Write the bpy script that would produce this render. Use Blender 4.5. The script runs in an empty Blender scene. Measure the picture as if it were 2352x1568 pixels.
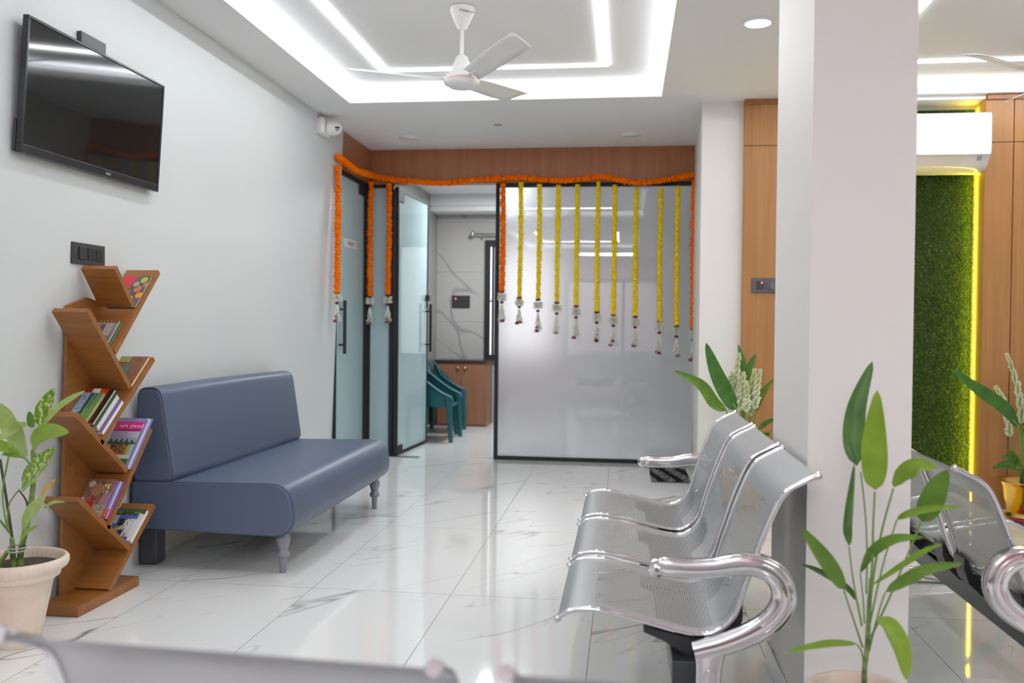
import bpy, bmesh, math, random
from mathutils import Vector, Matrix
random.seed(7)
SC = bpy.context.scene
COL = SC.collection
# ---------------------------------------------------------------- camera, exposure, world
FPX, IW, IH = 2050.0, 2352.0, 1568.0
YAW, PITCH, ROLL = math.atan(260 / FPX), math.atan(32 / FPX), 0.0105
CAMZ = 1.12
fwd = Vector((-math.sin(YAW) * math.cos(PITCH), math.cos(YAW) * math.cos(PITCH), -math.sin(PITCH)))
rgt = Vector((math.cos(YAW), math.sin(YAW), 0.0))
upv = rgt.cross(fwd)
R_ = rgt * math.cos(ROLL) + upv * math.sin(ROLL)
U_ = upv * math.cos(ROLL) - rgt * math.sin(ROLL)
cd = bpy.data.cameras.new('camera')
cd.sensor_width = 36.0
cd.sensor_fit = 'HORIZONTAL'
cd.lens = FPX / IW * 36.0
cd.clip_start = 0.05
cd.dof.use_dof = True
cd.dof.focus_distance = 3.6
cd.dof.aperture_fstop = 2.8
cam = bpy.data.objects.new('camera', cd)
COL.objects.link(cam)
mw = Matrix.Identity(4)
for i in range(3):
    mw[i][0], mw[i][1], mw[i][2] = R_[i], U_[i], -fwd[i]
mw[2][3] = CAMZ
cam.matrix_world = mw
SC.camera = cam
SC.view_settings.view_transform = 'Standard'
SC.view_settings.look = 'None'
SC.view_settings.gamma = 1.0
SC.view_settings.use_curve_mapping = False
SC.view_settings.exposure = 0.15
SC.cycles.max_bounces = 10
SC.cycles.diffuse_bounces = 5
SC.cycles.glossy_bounces = 5
SC.cycles.transmission_bounces = 8
SC.cycles.sample_clamp_indirect = 6.0
SC.cycles.caustics_reflective = False
SC.cycles.caustics_refractive = False
wd = bpy.data.worlds.new('world'); SC.world = wd; wd.use_nodes = True
wd.node_tree.nodes['Background'].inputs[0].default_value = (0.75, 0.85, 1.0, 1)
wd.node_tree.nodes['Background'].inputs[1].default_value = 1.0
# light levels (lamps of the place, plus added rear and ward fills)
E_LED, E_COVE, E_DOWN, E_FILL, E_WARM, E_WINDOW, E_INNER = 34.0, 14.0, 12.0, 74.0, 16.0, 1.0, 44.0
def area(name, loc, sx, sy, power, color=(1, 1, 1), rot=(0, 0, 0), kind=None):
    l = bpy.data.lights.new(name, 'AREA'); l.shape = 'RECTANGLE'; l.size = sx; l.size_y = sy
    l.energy = power; l.color = color
    o = bpy.data.objects.new(name, l); o.location = loc; o.rotation_euler = rot
    COL.objects.link(o); return o
COOL = (0.93, 0.97, 1.0)
# ---------------------------------------------------------------- helpers
def thing(name, label, cat, loc=(0, 0, 0), group=None, rotz=0.0):
    o = bpy.data.objects.new(name, None); o.empty_display_size = 0.1
    o.location = loc; o.rotation_euler = (0, 0, rotz); COL.objects.link(o)
    o['label'] = label; o['category'] = cat
    if group: o['group'] = group
    return o
def tag(o, label, cat, group=None, kind=None):
    o['label'] = label; o['category'] = cat
    if group: o['group'] = group
    if kind: o['kind'] = kind
    return o
def root_of(o):
    while o.parent: o = o.parent
    return o
class MB:
    def __init__(s): s.v = []; s.f = []; s.mi = []; s.uv = None; s.cc = None; s.sm = []
    def add(s, vs, fs, mi=0, smooth=False):
        b = len(s.v); s.v += [tuple(p) for p in vs]
        for f in fs:
            s.f.append(tuple(i + b for i in f)); s.mi.append(mi); s.sm.append(smooth)
        return b
    def box(s, a, b, mi=0):
        x0, y0, z0 = a; x1, y1, z1 = b
        s.add([(x0, y0, z0), (x1, y0, z0), (x1, y1, z0), (x0, y1, z0), (x0, y0, z1), (x1, y0, z1), (x1, y1, z1), (x0, y1, z1)],
              [(0, 3, 2, 1), (4, 5, 6, 7), (0, 1, 5, 4), (1, 2, 6, 5), (2, 3, 7, 6), (3, 0, 4, 7)], mi); return s
    def hexa(s, p, mi=0):
        s.add(p, [(0, 3, 2, 1), (4, 5, 6, 7), (0, 1, 5, 4), (1, 2, 6, 5), (2, 3, 7, 6), (3, 0, 4, 7)], mi); return s
    def quad(s, p, mi=0): s.add(p, [tuple(range(len(p)))], mi); return s
    def prism(s, poly, axis, a, b, mi=0, smooth=False):
        # poly: list of 2D points; axis 'x': (y,z) plane, 'y': (x,z), 'z': (x,y)
        def P(p, t):
            return {'x': (t, p[0], p[1]), 'y': (p[0], t, p[1]), 'z': (p[0], p[1], t)}[axis]
        n = len(poly)
        vs = [P(p, a) for p in poly] + [P(p, b) for p in poly]
        s.add(vs, [tuple(range(n - 1, -1, -1)), tuple(range(n, 2 * n))], mi)
        s.add(vs, [(i, (i + 1) % n, n + (i + 1) % n, n + i) for i in range(n)], mi, smooth); return s
    def lathe(s, prof, c, seg=24, mi=0, axis=Vector((0, 0, 1)), cap=True):
        ax = Vector(axis).normalized()
        t = Vector((1, 0, 0)) if abs(ax.x) < 0.9 else Vector((0, 1, 0))
        e1 = (t - ax * t.dot(ax)).normalized(); e2 = ax.cross(e1); c = Vector(c)
        vs = []
        for r, h in prof:
            for k in range(seg):
                a = 2 * math.pi * k / seg
                vs.append(c + ax * h + (e1 * math.cos(a) + e2 * math.sin(a)) * r)
        fs = []
        for j in range(len(prof) - 1):
            for k in range(seg):
                k2 = (k + 1) % seg
                fs.append((j * seg + k, j * seg + k2, (j + 1) * seg + k2, (j + 1) * seg + k))
        s.add(vs, fs, mi, True)
        if cap:
            s.add([vs[k] for k in range(seg)], [tuple(range(seg - 1, -1, -1))], mi)
            s.add([vs[(len(prof) - 1) * seg + k] for k in range(seg)], [tuple(range(seg))], mi)
        return s
    def tube(s, pts, r, seg=8, mi=0, ry=None, upn=None):
        # r: number or list ; ry: second radius (along the binormal) for flat sections
        pts = [Vector(p) for p in pts]; n = len(pts)
        rs = r if isinstance(r, (list, tuple)) else [r] * n
        rys = rs if ry is None else (ry if isinstance(ry, (list, tuple)) else [ry] * n)
        vs = []; N = None
        for i, p in enumerate(pts):
            T = (pts[min(i + 1, n - 1)] - pts[max(i - 1, 0)]).normalized()
            if upn is not None: B = Vector(upn); N = B.cross(T).normalized(); B = T.cross(N)
            else:
                if N is None:
                    q = Vector((0, 0, 1)) if abs(T.z) < 0.9 else Vector((1, 0, 0)); N = q.cross(T).normalized()
                else: N = (N - T * N.dot(T)).normalized()
                B = T.cross(N)
            for k in range(seg):
                a = 2 * math.pi * k / seg
                ca, sa = math.cos(a), math.sin(a)
                if ry is not None:  # superellipse
                    ca = math.copysign(abs(ca) ** 0.55, ca); sa = math.copysign(abs(sa) ** 0.55, sa)
                vs.append(p + N * ca * rs[i] + B * sa * rys[i])
        fs = [(j * seg + k, j * seg + (k + 1) % seg, (j + 1) * seg + (k + 1) % seg, (j + 1) * seg + k) for j in range(n - 1) for k in range(seg)]
        s.add(vs, fs, mi, True)
        s.add(vs[:seg], [tuple(range(seg - 1, -1, -1))], mi); s.add(vs[-seg:], [tuple(range(seg))], mi)
        return s
    def leaf(s, pts, hw, face=(0, -1, 0.35), fold=0.25, mi=0, shape=None, wave=0.0):
        P = smooth_path(pts, 22); n = len(P); face = Vector(face).normalized(); vs = []
        for i, p in enumerate(P):
            t = i / (n - 1)
            w = hw * (shape(t) if shape else max(0.02, (math.sin(math.pi * min(1, t * 0.92 + 0.06)) ** 0.7) * (1 - 0.15 * t)))
            if t < 0.1: w *= 0.12 + 0.88 * (t / 0.1) ** 0.7
            if i == n - 1: w = hw * 0.015
            T = (P[min(i + 1, n - 1)] - P[max(i - 1, 0)]).normalized()
            S = T.cross(face)
            S = S.normalized() if S.length > 1e-4 else Vector((1, 0, 0))
            Nn = S.cross(T).normalized()
            for q in (-1, -0.55, 0, 0.55, 1):
                wv = wave * hw * math.sin(t * 19 + q * 2) * abs(q)
                vs.append(p + S * q * w + Nn * (fold * w * abs(q) ** 1.4 + wv))
        fs = [(j * 5 + k, j * 5 + k + 1, (j + 1) * 5 + k + 1, (j + 1) * 5 + k) for j in range(n - 1) for k in range(4)]
        b = s.add(vs, fs, mi, True)
        if s.uv is None: s.uv = {}
        for i in range(n):
            for q in range(5): s.uv[b + i * 5 + q] = (q / 4, i / (n - 1))
        return s
def smooth_path(pts, n):
    P = [Vector(p) for p in pts]
    if len(P) == 2: return [P[0].lerp(P[1], i / (n - 1)) for i in range(n)]
    out = []
    for i in range(n):
        u = i / (n - 1) * (len(P) - 1); k = min(int(u), len(P) - 2); t = u - k
        p0 = P[k - 1] if k > 0 else P[0] * 2 - P[1]
        p3 = P[k + 2] if k + 2 < len(P) else P[-1] * 2 - P[-2]
        p1, p2 = P[k], P[k + 1]
        out.append(0.5 * ((2 * p1) + (p2 - p0) * t + (2 * p0 - 5 * p1 + 4 * p2 - p3) * t * t + (3 * p1 - p0 - 3 * p2 + p3) * t ** 3))
    return out
def obj(name, mb, mats, parent=None, bevel=0.0, smooth=None, local=False, bseg=2, solid=0.0):
    me = bpy.data.meshes.new(name)
    off = Vector((0, 0, 0))
    if parent is not None and not local:
        off = root_of(parent).location
    me.from_pydata([(p[0] - off[0], p[1] - off[1], p[2] - off[2]) for p in mb.v], [], mb.f)
    if not isinstance(mats, (list, tuple)): mats = [mats]
    for m in mats: me.materials.append(m)
    me.polygons.foreach_set('material_index', mb.mi)
    me.polygons.foreach_set('use_smooth', [bool(x) if smooth is None else smooth for x in mb.sm])
    if mb.uv:
        ul = me.uv_layers.new(name='UVMap')
        for lp in me.loops: ul.data[lp.index].uv = mb.uv.get(lp.vertex_index, (0, 0))
    if mb.cc:
        ca = me.color_attributes.new('col', 'FLOAT_COLOR', 'CORNER')
        for p in me.polygons:
            c = mb.cc.get(p.index, (1, 1, 1))
            for li in p.loop_indices: ca.data[li].color = (c[0], c[1], c[2], 1)
    me.update()
    o = bpy.data.objects.new(name, me); COL.objects.link(o)
    if parent is not None: o.parent = parent
    if bevel:
        b = o.modifiers.new('bevel', 'BEVEL'); b.width = bevel; b.segments = bseg; b.limit_method = 'ANGLE'; b.angle_limit = math.radians(40)
        if smooth is None:
            me.polygons.foreach_set('use_smooth', [True] * len(me.polygons))
            w = o.modifiers.new('wn', 'WEIGHTED_NORMAL'); w.keep_sharp = True
    if solid:
        sm = o.modifiers.new('solid', 'SOLIDIFY'); sm.thickness = solid; sm.offset = 0
    return o
def struct(name, mb, mats, parent=None, **k):
    o = obj(name, mb, mats, parent, **k)
    if parent is None: o['kind'] = 'structure'
    return o
def text(name, body, size, mat, parent, origin, xdir, ydir, depth=0.0006, align='CENTER'):
    c = bpy.data.curves.new(name, 'FONT'); c.body = body; c.size = size; c.align_x = align; c.align_y = 'CENTER'; c.extrude = depth; c.resolution_u = 3
    t = bpy.data.objects.new(name, c); COL.objects.link(t)
    bpy.context.view_layer.update()
    me = bpy.data.meshes.new_from_object(t.evaluated_get(bpy.context.evaluated_depsgraph_get()))
    bpy.data.objects.remove(t)
    me.materials.clear(); me.materials.append(mat)
    X = Vector(xdir).normalized(); Z = X.cross(Vector(ydir)).normalized(); Y = Z.cross(X)
    M4 = Matrix.Identity(4)
    off = root_of(parent).location if parent else Vector((0, 0, 0))
    o3 = Vector(origin) - off
    for i in range(3): M4[i][0], M4[i][1], M4[i][2], M4[i][3] = X[i], Y[i], Z[i], o3[i]
    me.transform(M4)
    o = bpy.data.objects.new(name, me); COL.objects.link(o)
    if parent: o.parent = parent
    return o
# ---------------------------------------------------------------- materials
def mat(name, color, rough=0.5, metal=0.0, spec=0.5, coat=0.0, coatr=0.03, sheen=0.0, emit=None, es=0.0, trans=0.0, ior=1.5, sss=0.0):
    m = bpy.data.materials.new(name); m.use_nodes = True
    b = m.node_tree.nodes['Principled BSDF']
    b.inputs['Base Color'].default_value = (*color, 1)
    b.inputs['Roughness'].default_value = rough; b.inputs['Metallic'].default_value = metal
    b.inputs['Specular IOR Level'].default_value = spec
    b.inputs['Coat Weight'].default_value = coat; b.inputs['Coat Roughness'].default_value = coatr
    b.inputs['Sheen Weight'].default_value = sheen
    b.inputs['Transmission Weight'].default_value = trans; b.inputs['IOR'].default_value = ior
    if emit: b.inputs['Emission Color'].default_value = (*emit, 1); b.inputs['Emission Strength'].default_value = es
    return m
def N(m, t, **k):
    n = m.node_tree.nodes.new(t)
    for a, v in k.items(): setattr(n, a, v)
    return n
def L(m, a, b): m.node_tree.links.new(a, b)
def pb(m): return m.node_tree.nodes['Principled BSDF']
def math_n(m, op, a=None, b=None, c=None):
    n = N(m, 'ShaderNodeMath', operation=op)
    for i, v in enumerate((a, b, c)):
        if v is None: continue
        if isinstance(v, (int, float)): n.inputs[i].default_value = v
        else: L(m, v, n.inputs[i])
    return n.outputs[0]
def ramp(m, fac, stops):
    r = N(m, 'ShaderNodeValToRGB')
    while len(r.color_ramp.elements) < len(stops): r.color_ramp.elements.new(0.5)
    for e, (p, c) in zip(r.color_ramp.elements, stops): e.position = p; e.color = (*c, 1)
    L(m, fac, r.inputs[0]); return r.outputs[0]
def noise_col(m, scale, detail, c0, c1, mapping=(1, 1, 1), lo=0.35, hi=0.65, rough=0.5, dist=0.0, rot=(0, 0, 0)):
    tc = N(m, 'ShaderNodeTexCoord'); mp = N(m, 'ShaderNodeMapping')
    mp.inputs['Scale'].default_value = mapping; mp.inputs['Rotation'].default_value = rot
    L(m, tc.outputs['Object'], mp.inputs[0])
    n = N(m, 'ShaderNodeTexNoise'); n.inputs['Scale'].default_value = scale; n.inputs['Detail'].default_value = detail
    n.inputs['Roughness'].default_value = rough; n.inputs['Distortion'].default_value = dist
    L(m, mp.outputs[0], n.inputs['Vector'])
    c = ramp(m, n.outputs[0], [(lo, c0), (hi, c1)]); L(m, c, pb(m).inputs['Base Color']); return n
def bump(m, scale, strength, dist=0.002, mapping=(1, 1, 1)):
    tc = N(m, 'ShaderNodeTexCoord'); mp = N(m, 'ShaderNodeMapping'); mp.inputs['Scale'].default_value = mapping
    L(m, tc.outputs['Object'], mp.inputs[0])
    n = N(m, 'ShaderNodeTexNoise'); n.inputs['Scale'].default_value = scale; n.inputs['Detail'].default_value = 3
    L(m, mp.outputs[0], n.inputs['Vector'])
    b = N(m, 'ShaderNodeBump'); b.inputs['Strength'].default_value = strength; b.inputs['Distance'].default_value = dist
    L(m, n.outputs[0], b.inputs['Height']); L(m, b.outputs[0], pb(m).inputs['Normal'])
def wood(name, c0, c1, rough=0.42, vertical=True, rot=(0, 0, 0), coat=0.15):
    m = mat(name, c1, rough, coat=coat, coatr=0.25)
    sc = (9, 9, 0.35) if vertical else (0.6, 9, 9)
    noise_col(m, 3.2, 6, c0, c1, sc, 0.3, 0.68, 0.62, 0.6, rot); return m
M = {}
M['wall'] = mat('wall_paint', (0.665, 0.70, 0.705), 0.5, spec=0.35); bump(M['wall'], 60, 0.05, 0.001)
M['column'] = mat('column_paint', (0.81, 0.79, 0.755), 0.5, spec=0.35)
M['ceil'] = mat('ceiling_paint', (0.86, 0.86, 0.865), 0.7, spec=0.25)
M['pinkwall'] = mat('rose_wall_paint', (0.40, 0.17, 0.20), 0.6)
M['white'] = mat('white_plastic', (0.86, 0.86, 0.85), 0.3)
M['whitegloss'] = mat('white_gloss_plastic', (0.88, 0.9, 0.91), 0.16, coat=0.3)
M['black'] = mat('black_plastic', (0.02, 0.021, 0.024), 0.38)
M['blackmatt'] = mat('black_aluminium', (0.022, 0.023, 0.027), 0.6, spec=0.3)
M['plate'] = mat('dark_switch_plastic', (0.035, 0.037, 0.042), 0.4)
M['plate2'] = mat('grey_switch_plastic', (0.1, 0.095, 0.105), 0.4)
M['hole'] = mat('dark_hole', (0.004, 0.004, 0.004), 0.7)
M['screen'] = mat('tv_screen', (0.008, 0.009, 0.01), 0.06, spec=0.6); 
M['grey'] = mat('grey_print', (0.45, 0.46, 0.47), 0.4)
M['ink'] = mat('dark_ink', (0.04, 0.04, 0.045), 0.5)
M['chrome'] = mat('chrome', (0.72, 0.72, 0.74), 0.07, 1.0)
M['cast'] = mat('polished_cast_aluminium', (0.70, 0.69, 0.70), 0.14, 1.0)
M['beam'] = mat('black_steel_beam', (0.028, 0.032, 0.034), 0.33)
M['led'] = mat('cool_white_led', (1, 1, 1), 0.4, emit=(0.95, 0.97, 1.0), es=E_LED)
M['downl'] = mat('downlight_lens', (1, 1, 1), 0.4, emit=(0.97, 0.98, 1.0), es=E_DOWN)
M['cove'] = mat('cove_led', (1, 1, 1), 0.4, emit=(1.0, 1.0, 0.97), es=E_COVE)
M['yled'] = mat('warm_yellow_led', (1, 0.9, 0.4), 0.4, emit=(1.0, 0.74, 0.002), es=E_WARM)
M['redled'] = mat('red_indicator', (1, 0.1, 0.1), 0.4, emit=(1.0, 0.12, 0.12), es=4.0)
M['wood'] = wood('panel_wood', (0.35, 0.155, 0.043), (0.44, 0.21, 0.068))
M['woodr'] = wood('reddish_panel_wood', (0.32, 0.11, 0.038), (0.40, 0.155, 0.06))
M['shelf'] = wood('bookshelf_wood', (0.22, 0.08, 0.016), (0.31, 0.122, 0.028), 0.42, False)
M['cab'] = wood('cabinet_wood', (0.27, 0.115, 0.06), (0.33, 0.15, 0.085))
M['granite'] = mat('dark_granite', (0.05, 0.04, 0.04), 0.2)
M['leatherette'] = mat('blue_grey_leatherette', (0.080, 0.108, 0.172), 0.42, spec=0.45); bump(M['leatherette'], 350, 0.12, 0.0008)
M['piping'] = mat('navy_piping', (0.06, 0.07, 0.11), 0.5)
M['legpaint'] = mat('grey_blue_leg_paint', (0.21, 0.205, 0.25), 0.22, coat=0.3)
M['teal'] = mat('teal_plastic', (0.012, 0.12, 0.135), 0.32)
M['brass'] = mat('brass', (0.80, 0.52, 0.16), 0.2, 1.0)
M['gold'] = mat('gold_knob', (0.75, 0.5, 0.22), 0.25, 1.0)
M['soil'] = mat('soil', (0.06, 0.045, 0.03), 0.95); bump(M['soil'], 90, 1.0, 0.01)
M['pot'] = mat('cream_pot_plastic', (0.72, 0.58, 0.47), 0.55)
noise_col(M['pot'], 5, 5, (0.70, 0.53, 0.43), (0.80, 0.72, 0.60), (1, 1, 1.6), 0.3, 0.7)
M['stem'] = mat('stem_green', (0.17, 0.27, 0.06), 0.5)
M['trunkg'] = mat('cane_green', (0.13, 0.2, 0.045), 0.5); noise_col(M['trunkg'], 14, 4, (0.07, 0.13, 0.03), (0.22, 0.3, 0.08), (1, 1, 3))
M['trunkb'] = mat('cane_brown', (0.05, 0.05, 0.03), 0.6)
M['brownleaf'] = mat('dried_leaf', (0.10, 0.04, 0.03), 0.7)
def leafmat(name, c0, c1, sc=18, rough=0.35, spots=None, vein=True):
    m = mat(name, c0, rough, spec=0.4)
    uvn = N(m, 'ShaderNodeUVMap'); sx = N(m, 'ShaderNodeSeparateXYZ'); L(m, uvn.outputs[0], sx.inputs[0])
    w = math_n(m, 'SINE', math_n(m, 'MULTIPLY', sx.outputs[0], 58.0))
    w = math_n(m, 'MULTIPLY_ADD', w, 0.5, 0.5)
    tc = N(m, 'ShaderNodeTexCoord'); n = N(m, 'ShaderNodeTexNoise'); n.inputs['Scale'].default_value = sc; n.inputs['Detail'].default_value = 4
    L(m, tc.outputs['Object'], n.inputs['Vector'])
    f = math_n(m, 'MULTIPLY_ADD', w, 0.22, n.outputs[0])
    if spots is not None: c = ramp(m, n.outputs[0], [(0.40, c0), (0.53, c1), (0.60, spots)])
    else: c = ramp(m, f, [(0.3, c0), (0.85, c1)])
    L(m, c, pb(m).inputs['Base Color'])
    tr = N(m, 'ShaderNodeBsdfTranslucent'); L(m, c, tr.inputs[0])
    mx = N(m, 'ShaderNodeMixShader'); mx.inputs[0].default_value = 0.25
    out = m.node_tree.nodes['Material Output']
    L(m, pb(m).outputs[0], mx.inputs[1]); L(m, tr.outputs[0], mx.inputs[2]); L(m, mx.outputs[0], out.inputs[0])
    return m
M['leafd'] = leafmat('leaf_dark_green', (0.035, 0.10, 0.013), (0.085, 0.19, 0.03))
M['leafm'] = leafmat('leaf_mid_green', (0.075, 0.17, 0.017), (0.15, 0.27, 0.035))
M['leafl'] = leafmat('leaf_light_green', (0.16, 0.285, 0.02), (0.26, 0.39, 0.045))
M['leafs'] = leafmat('leaf_spotted', (0.11, 0.23, 0.025), (0.20, 0.33, 0.04), 70, spots=(0.55, 0.62, 0.22))
M['leafp'] = leafmat('leaf_pale', (0.24, 0.36, 0.06), (0.42, 0.52, 0.19), 40)
M['leafy'] = leafmat('leaf_yellow', (0.7, 0.3, 0.03), (0.75, 0.5, 0.1))
M['leafv'] = leafmat('leaf_vase_green', (0.03, 0.12, 0.02), (0.09, 0.22, 0.035))
M['bud'] = mat('tuberose_bud', (0.62, 0.66, 0.38), 0.5); M['budw'] = mat('tuberose_white', (0.74, 0.75, 0.58), 0.5)
M['orange'] = mat('orange_marigold', (0.90, 0.20, 0.008), 0.85, spec=0.1); noise_col(M['orange'], 70, 3, (0.85, 0.11, 0.0), (1.0, 0.24, 0.0))
M['yellow'] = mat('yellow_marigold', (0.85, 0.58, 0.008), 0.85, spec=0.1); noise_col(M['yellow'], 70, 3, (0.86, 0.55, 0.0), (1.0, 0.80, 0.012))
M['jasmine'] = mat('jasmine_white', (0.86, 0.87, 0.76), 0.6)
M['rose'] = mat('dark_rose_petal', (0.16, 0.012, 0.03), 0.55)
M['magenta'] = mat('magenta_petals', (0.42, 0.01, 0.13), 0.7)
M['dgreen'] = mat('dark_leaf_bits', (0.04, 0.1, 0.03), 0.7)
M['grassb'] = mat('grass_backing', (0.02, 0.05, 0.012), 0.9)
M['grass'] = mat('artificial_grass', (0.05, 0.14, 0.022), 0.5); noise_col(M['grass'], 160, 2, (0.055, 0.12, 0.014), (0.17, 0.25, 0.03))
M['paper'] = mat('paper_pages', (0.72, 0.70, 0.64), 0.7)
def vcol_mat():
    m = mat('printed_cover', (1, 1, 1), 0.28, coat=0.2)
    a = N(m, 'ShaderNodeVertexColor'); a.layer_name = 'col'; L(m, a.outputs[0], pb(m).inputs['Base Color']); return m
M['cover'] = vcol_mat()
# perforated sheet steel: UV is in metres on the sheet
def perf_mat():
    m = mat('perforated_silver_steel', (0.50, 0.515, 0.53), 0.40, 0.8)
    uvn = N(m, 'ShaderNodeUVMap'); s = N(m, 'ShaderNodeSeparateXYZ'); L(m, uvn.outputs[0], s.inputs[0])
    px, py = 0.0080, 0.0064
    row = math_n(m, 'FLOOR', math_n(m, 'DIVIDE', s.outputs[1], py))
    odd = math_n(m, 'MULTIPLY', math_n(m, 'MODULO', row, 2.0), 0.5)
    fx = math_n(m, 'FRACT', math_n(m, 'ADD', math_n(m, 'DIVIDE', s.outputs[0], px), odd))
    fy = math_n(m, 'FRACT', math_n(m, 'DIVIDE', s.outputs[1], py))
    dx = math_n(m, 'MULTIPLY', math_n(m, 'SUBTRACT', fx, 0.5), px); dy = math_n(m, 'MULTIPLY', math_n(m, 'SUBTRACT', fy, 0.5), py)
    d2 = math_n(m, 'ADD', math_n(m, 'MULTIPLY', math_n(m, 'MULTIPLY', dx, dx), 0.55), math_n(m, 'MULTIPLY', dy, dy))
    hole = math_n(m, 'LESS_THAN', d2, 0.0014 ** 2)
    # margins: u 0.055..w-0.055 ; v 0.075..0.80
    a = math_n(m, 'GREATER_THAN', s.outputs[0], 0.05); b = math_n(m, 'LESS_THAN', s.outputs[0], 0.46)
    c = math_n(m, 'GREATER_THAN', s.outputs[1], 0.10); d = math_n(m, 'LESS_THAN', s.outputs[1], 0.755)
    hole = math_n(m, 'MULTIPLY', hole, math_n(m, 'MULTIPLY', math_n(m, 'MULTIPLY', a, b), math_n(m, 'MULTIPLY', c, d)))
    inside = math_n(m, 'MULTIPLY', math_n(m, 'MULTIPLY', a, b), math_n(m, 'MULTIPLY', c, d))
    rim = math_n(m, 'MULTIPLY', math_n(m, 'LESS_THAN', d2, 0.0022 ** 2), inside)  # darker ring painted round each hole, standing in for its shade
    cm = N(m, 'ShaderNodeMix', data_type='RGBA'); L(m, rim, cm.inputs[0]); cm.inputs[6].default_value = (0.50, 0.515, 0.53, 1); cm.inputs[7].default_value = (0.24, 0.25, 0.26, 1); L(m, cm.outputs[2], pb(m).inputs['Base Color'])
    t = N(m, 'ShaderNodeBsdfTransparent'); mx = N(m, 'ShaderNodeMixShader')
    L(m, hole, mx.inputs[0]); L(m, pb(m).outputs[0], mx.inputs[1]); L(m, t.outputs[0], mx.inputs[2])
    L(m, mx.outputs[0], m.node_tree.nodes['Material Output'].inputs[0]); return m
M['perf'] = perf_mat()
def frost(name, tint, rough, coat=1.0, trans=0.55):
    m = mat(name, tint, rough, coat=coat, coatr=0.0, trans=trans, ior=1.15, spec=0.2)
    pb(m).inputs['Coat IOR'].default_value = 1.65
    return m
M['frost'] = frost('frosted_glass', (0.91, 0.93, 0.96), 0.62, trans=0.82)
M['frostt'] = frost('frosted_teal_glass', (0.60, 0.80, 0.83), 0.55, coat=0.4, trans=0.3)
# polished marble tiles: joints at the measured tile size
def floor_mat():
    m = mat('white_marble_tiles', (0.8, 0.8, 0.8), 0.055, spec=0.55)
    tc = N(m, 'ShaderNodeTexCoord'); s = N(m, 'ShaderNodeSeparateXYZ'); L(m, tc.outputs['Object'], s.inputs[0])
    tx = math_n(m, 'DIVIDE', math_n(m, 'ADD', s.outputs[0], 0.711 + 6.0), 0.6)
    ty = math_n(m, 'DIVIDE', math_n(m, 'ADD', s.outputs[1], -3.66 + 12.1), 1.21)
    fx = math_n(m, 'FRACT', tx); fy = math_n(m, 'FRACT', ty)
    ex = math_n(m, 'MULTIPLY', math_n(m, 'MINIMUM', fx, math_n(m, 'SUBTRACT', 1.0, fx)), 0.6)
    ey = math_n(m, 'MULTIPLY', math_n(m, 'MINIMUM', fy, math_n(m, 'SUBTRACT', 1.0, fy)), 1.21)
    joint = math_n(m, 'LESS_THAN', math_n(m, 'MINIMUM', ex, ey), 0.0017)
    # veins, shifted from tile to tile
    ox = math_n(m, 'MULTIPLY', math_n(m, 'FLOOR', tx), 3.17); oy = math_n(m, 'MULTIPLY', math_n(m, 'FLOOR', ty), 5.31)
    cmb = N(m, 'ShaderNodeCombineXYZ')
    L(m, math_n(m, 'ADD', s.outputs[0], oy), cmb.inputs[0]); L(m, math_n(m, 'ADD', s.outputs[1], ox), cmb.inputs[1])
    mp = N(m, 'ShaderNodeMapping'); mp.vector_type = 'TEXTURE'; mp.inputs['Rotation'].default_value = (0, 0, math.radians(47)); mp.inputs['Scale'].default_value = (3.4, 0.8, 1)
    L(m, cmb.outputs[0], mp.inputs[0])
    def vein(scale, width, detail, dist):
        n = N(m, 'ShaderNodeTexNoise'); n.inputs['Scale'].default_value = scale; n.inputs['Detail'].default_value = detail; n.inputs['Roughness'].default_value = 0.52; n.inputs['Distortion'].default_value = dist
        L(m, mp.outputs[0], n.inputs['Vector'])
        d = math_n(m, 'ABSOLUTE', math_n(m, 'SUBTRACT', n.outputs[0], 0.5))
        return math_n(m, 'SUBTRACT', 1.0, math_n(m, 'MINIMUM', math_n(m, 'DIVIDE', d, width), 1.0))
    v1 = vein(0.9, 0.0045, 3.5, 0.06); v2 = vein(1.7, 0.003, 3, 0.1)
    n3 = N(m, 'ShaderNodeTexNoise'); n3.inputs['Scale'].default_value = 2.0; n3.inputs['Detail'].default_value = 2; L(m, cmb.outputs[0], n3.inputs['Vector'])
    fade = math_n(m, 'MAXIMUM', math_n(m, 'MULTIPLY', math_n(m, 'SUBTRACT', n3.outputs[0], 0.40), 5.0), 0.0)
    fade = math_n(m, 'MINIMUM', fade, 1.0)
    v = math_n(m, 'MULTIPLY', math_n(m, 'MAXIMUM', math_n(m, 'MULTIPLY', v1, 1.0), math_n(m, 'MULTIPLY', v2, 0.55)), fade)
    c = ramp(m, v, [(0.0, (0.84, 0.85, 0.84)), (0.5, (0.56, 0.57, 0.565)), (1.0, (0.25, 0.26, 0.26))])
    mx = N(m, 'ShaderNodeMix', data_type='RGBA'); L(m, joint, mx.inputs[0]); L(m, c, mx.inputs[6]); mx.inputs[7].default_value = (0.27, 0.26, 0.24, 1)
    L(m, mx.outputs[2], pb(m).inputs['Base Color'])
    L(m, math_n(m, 'MULTIPLY_ADD', joint, 0.5, 0.055), pb(m).inputs['Roughness'])
    return m
M['floor'] = floor_mat()
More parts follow.
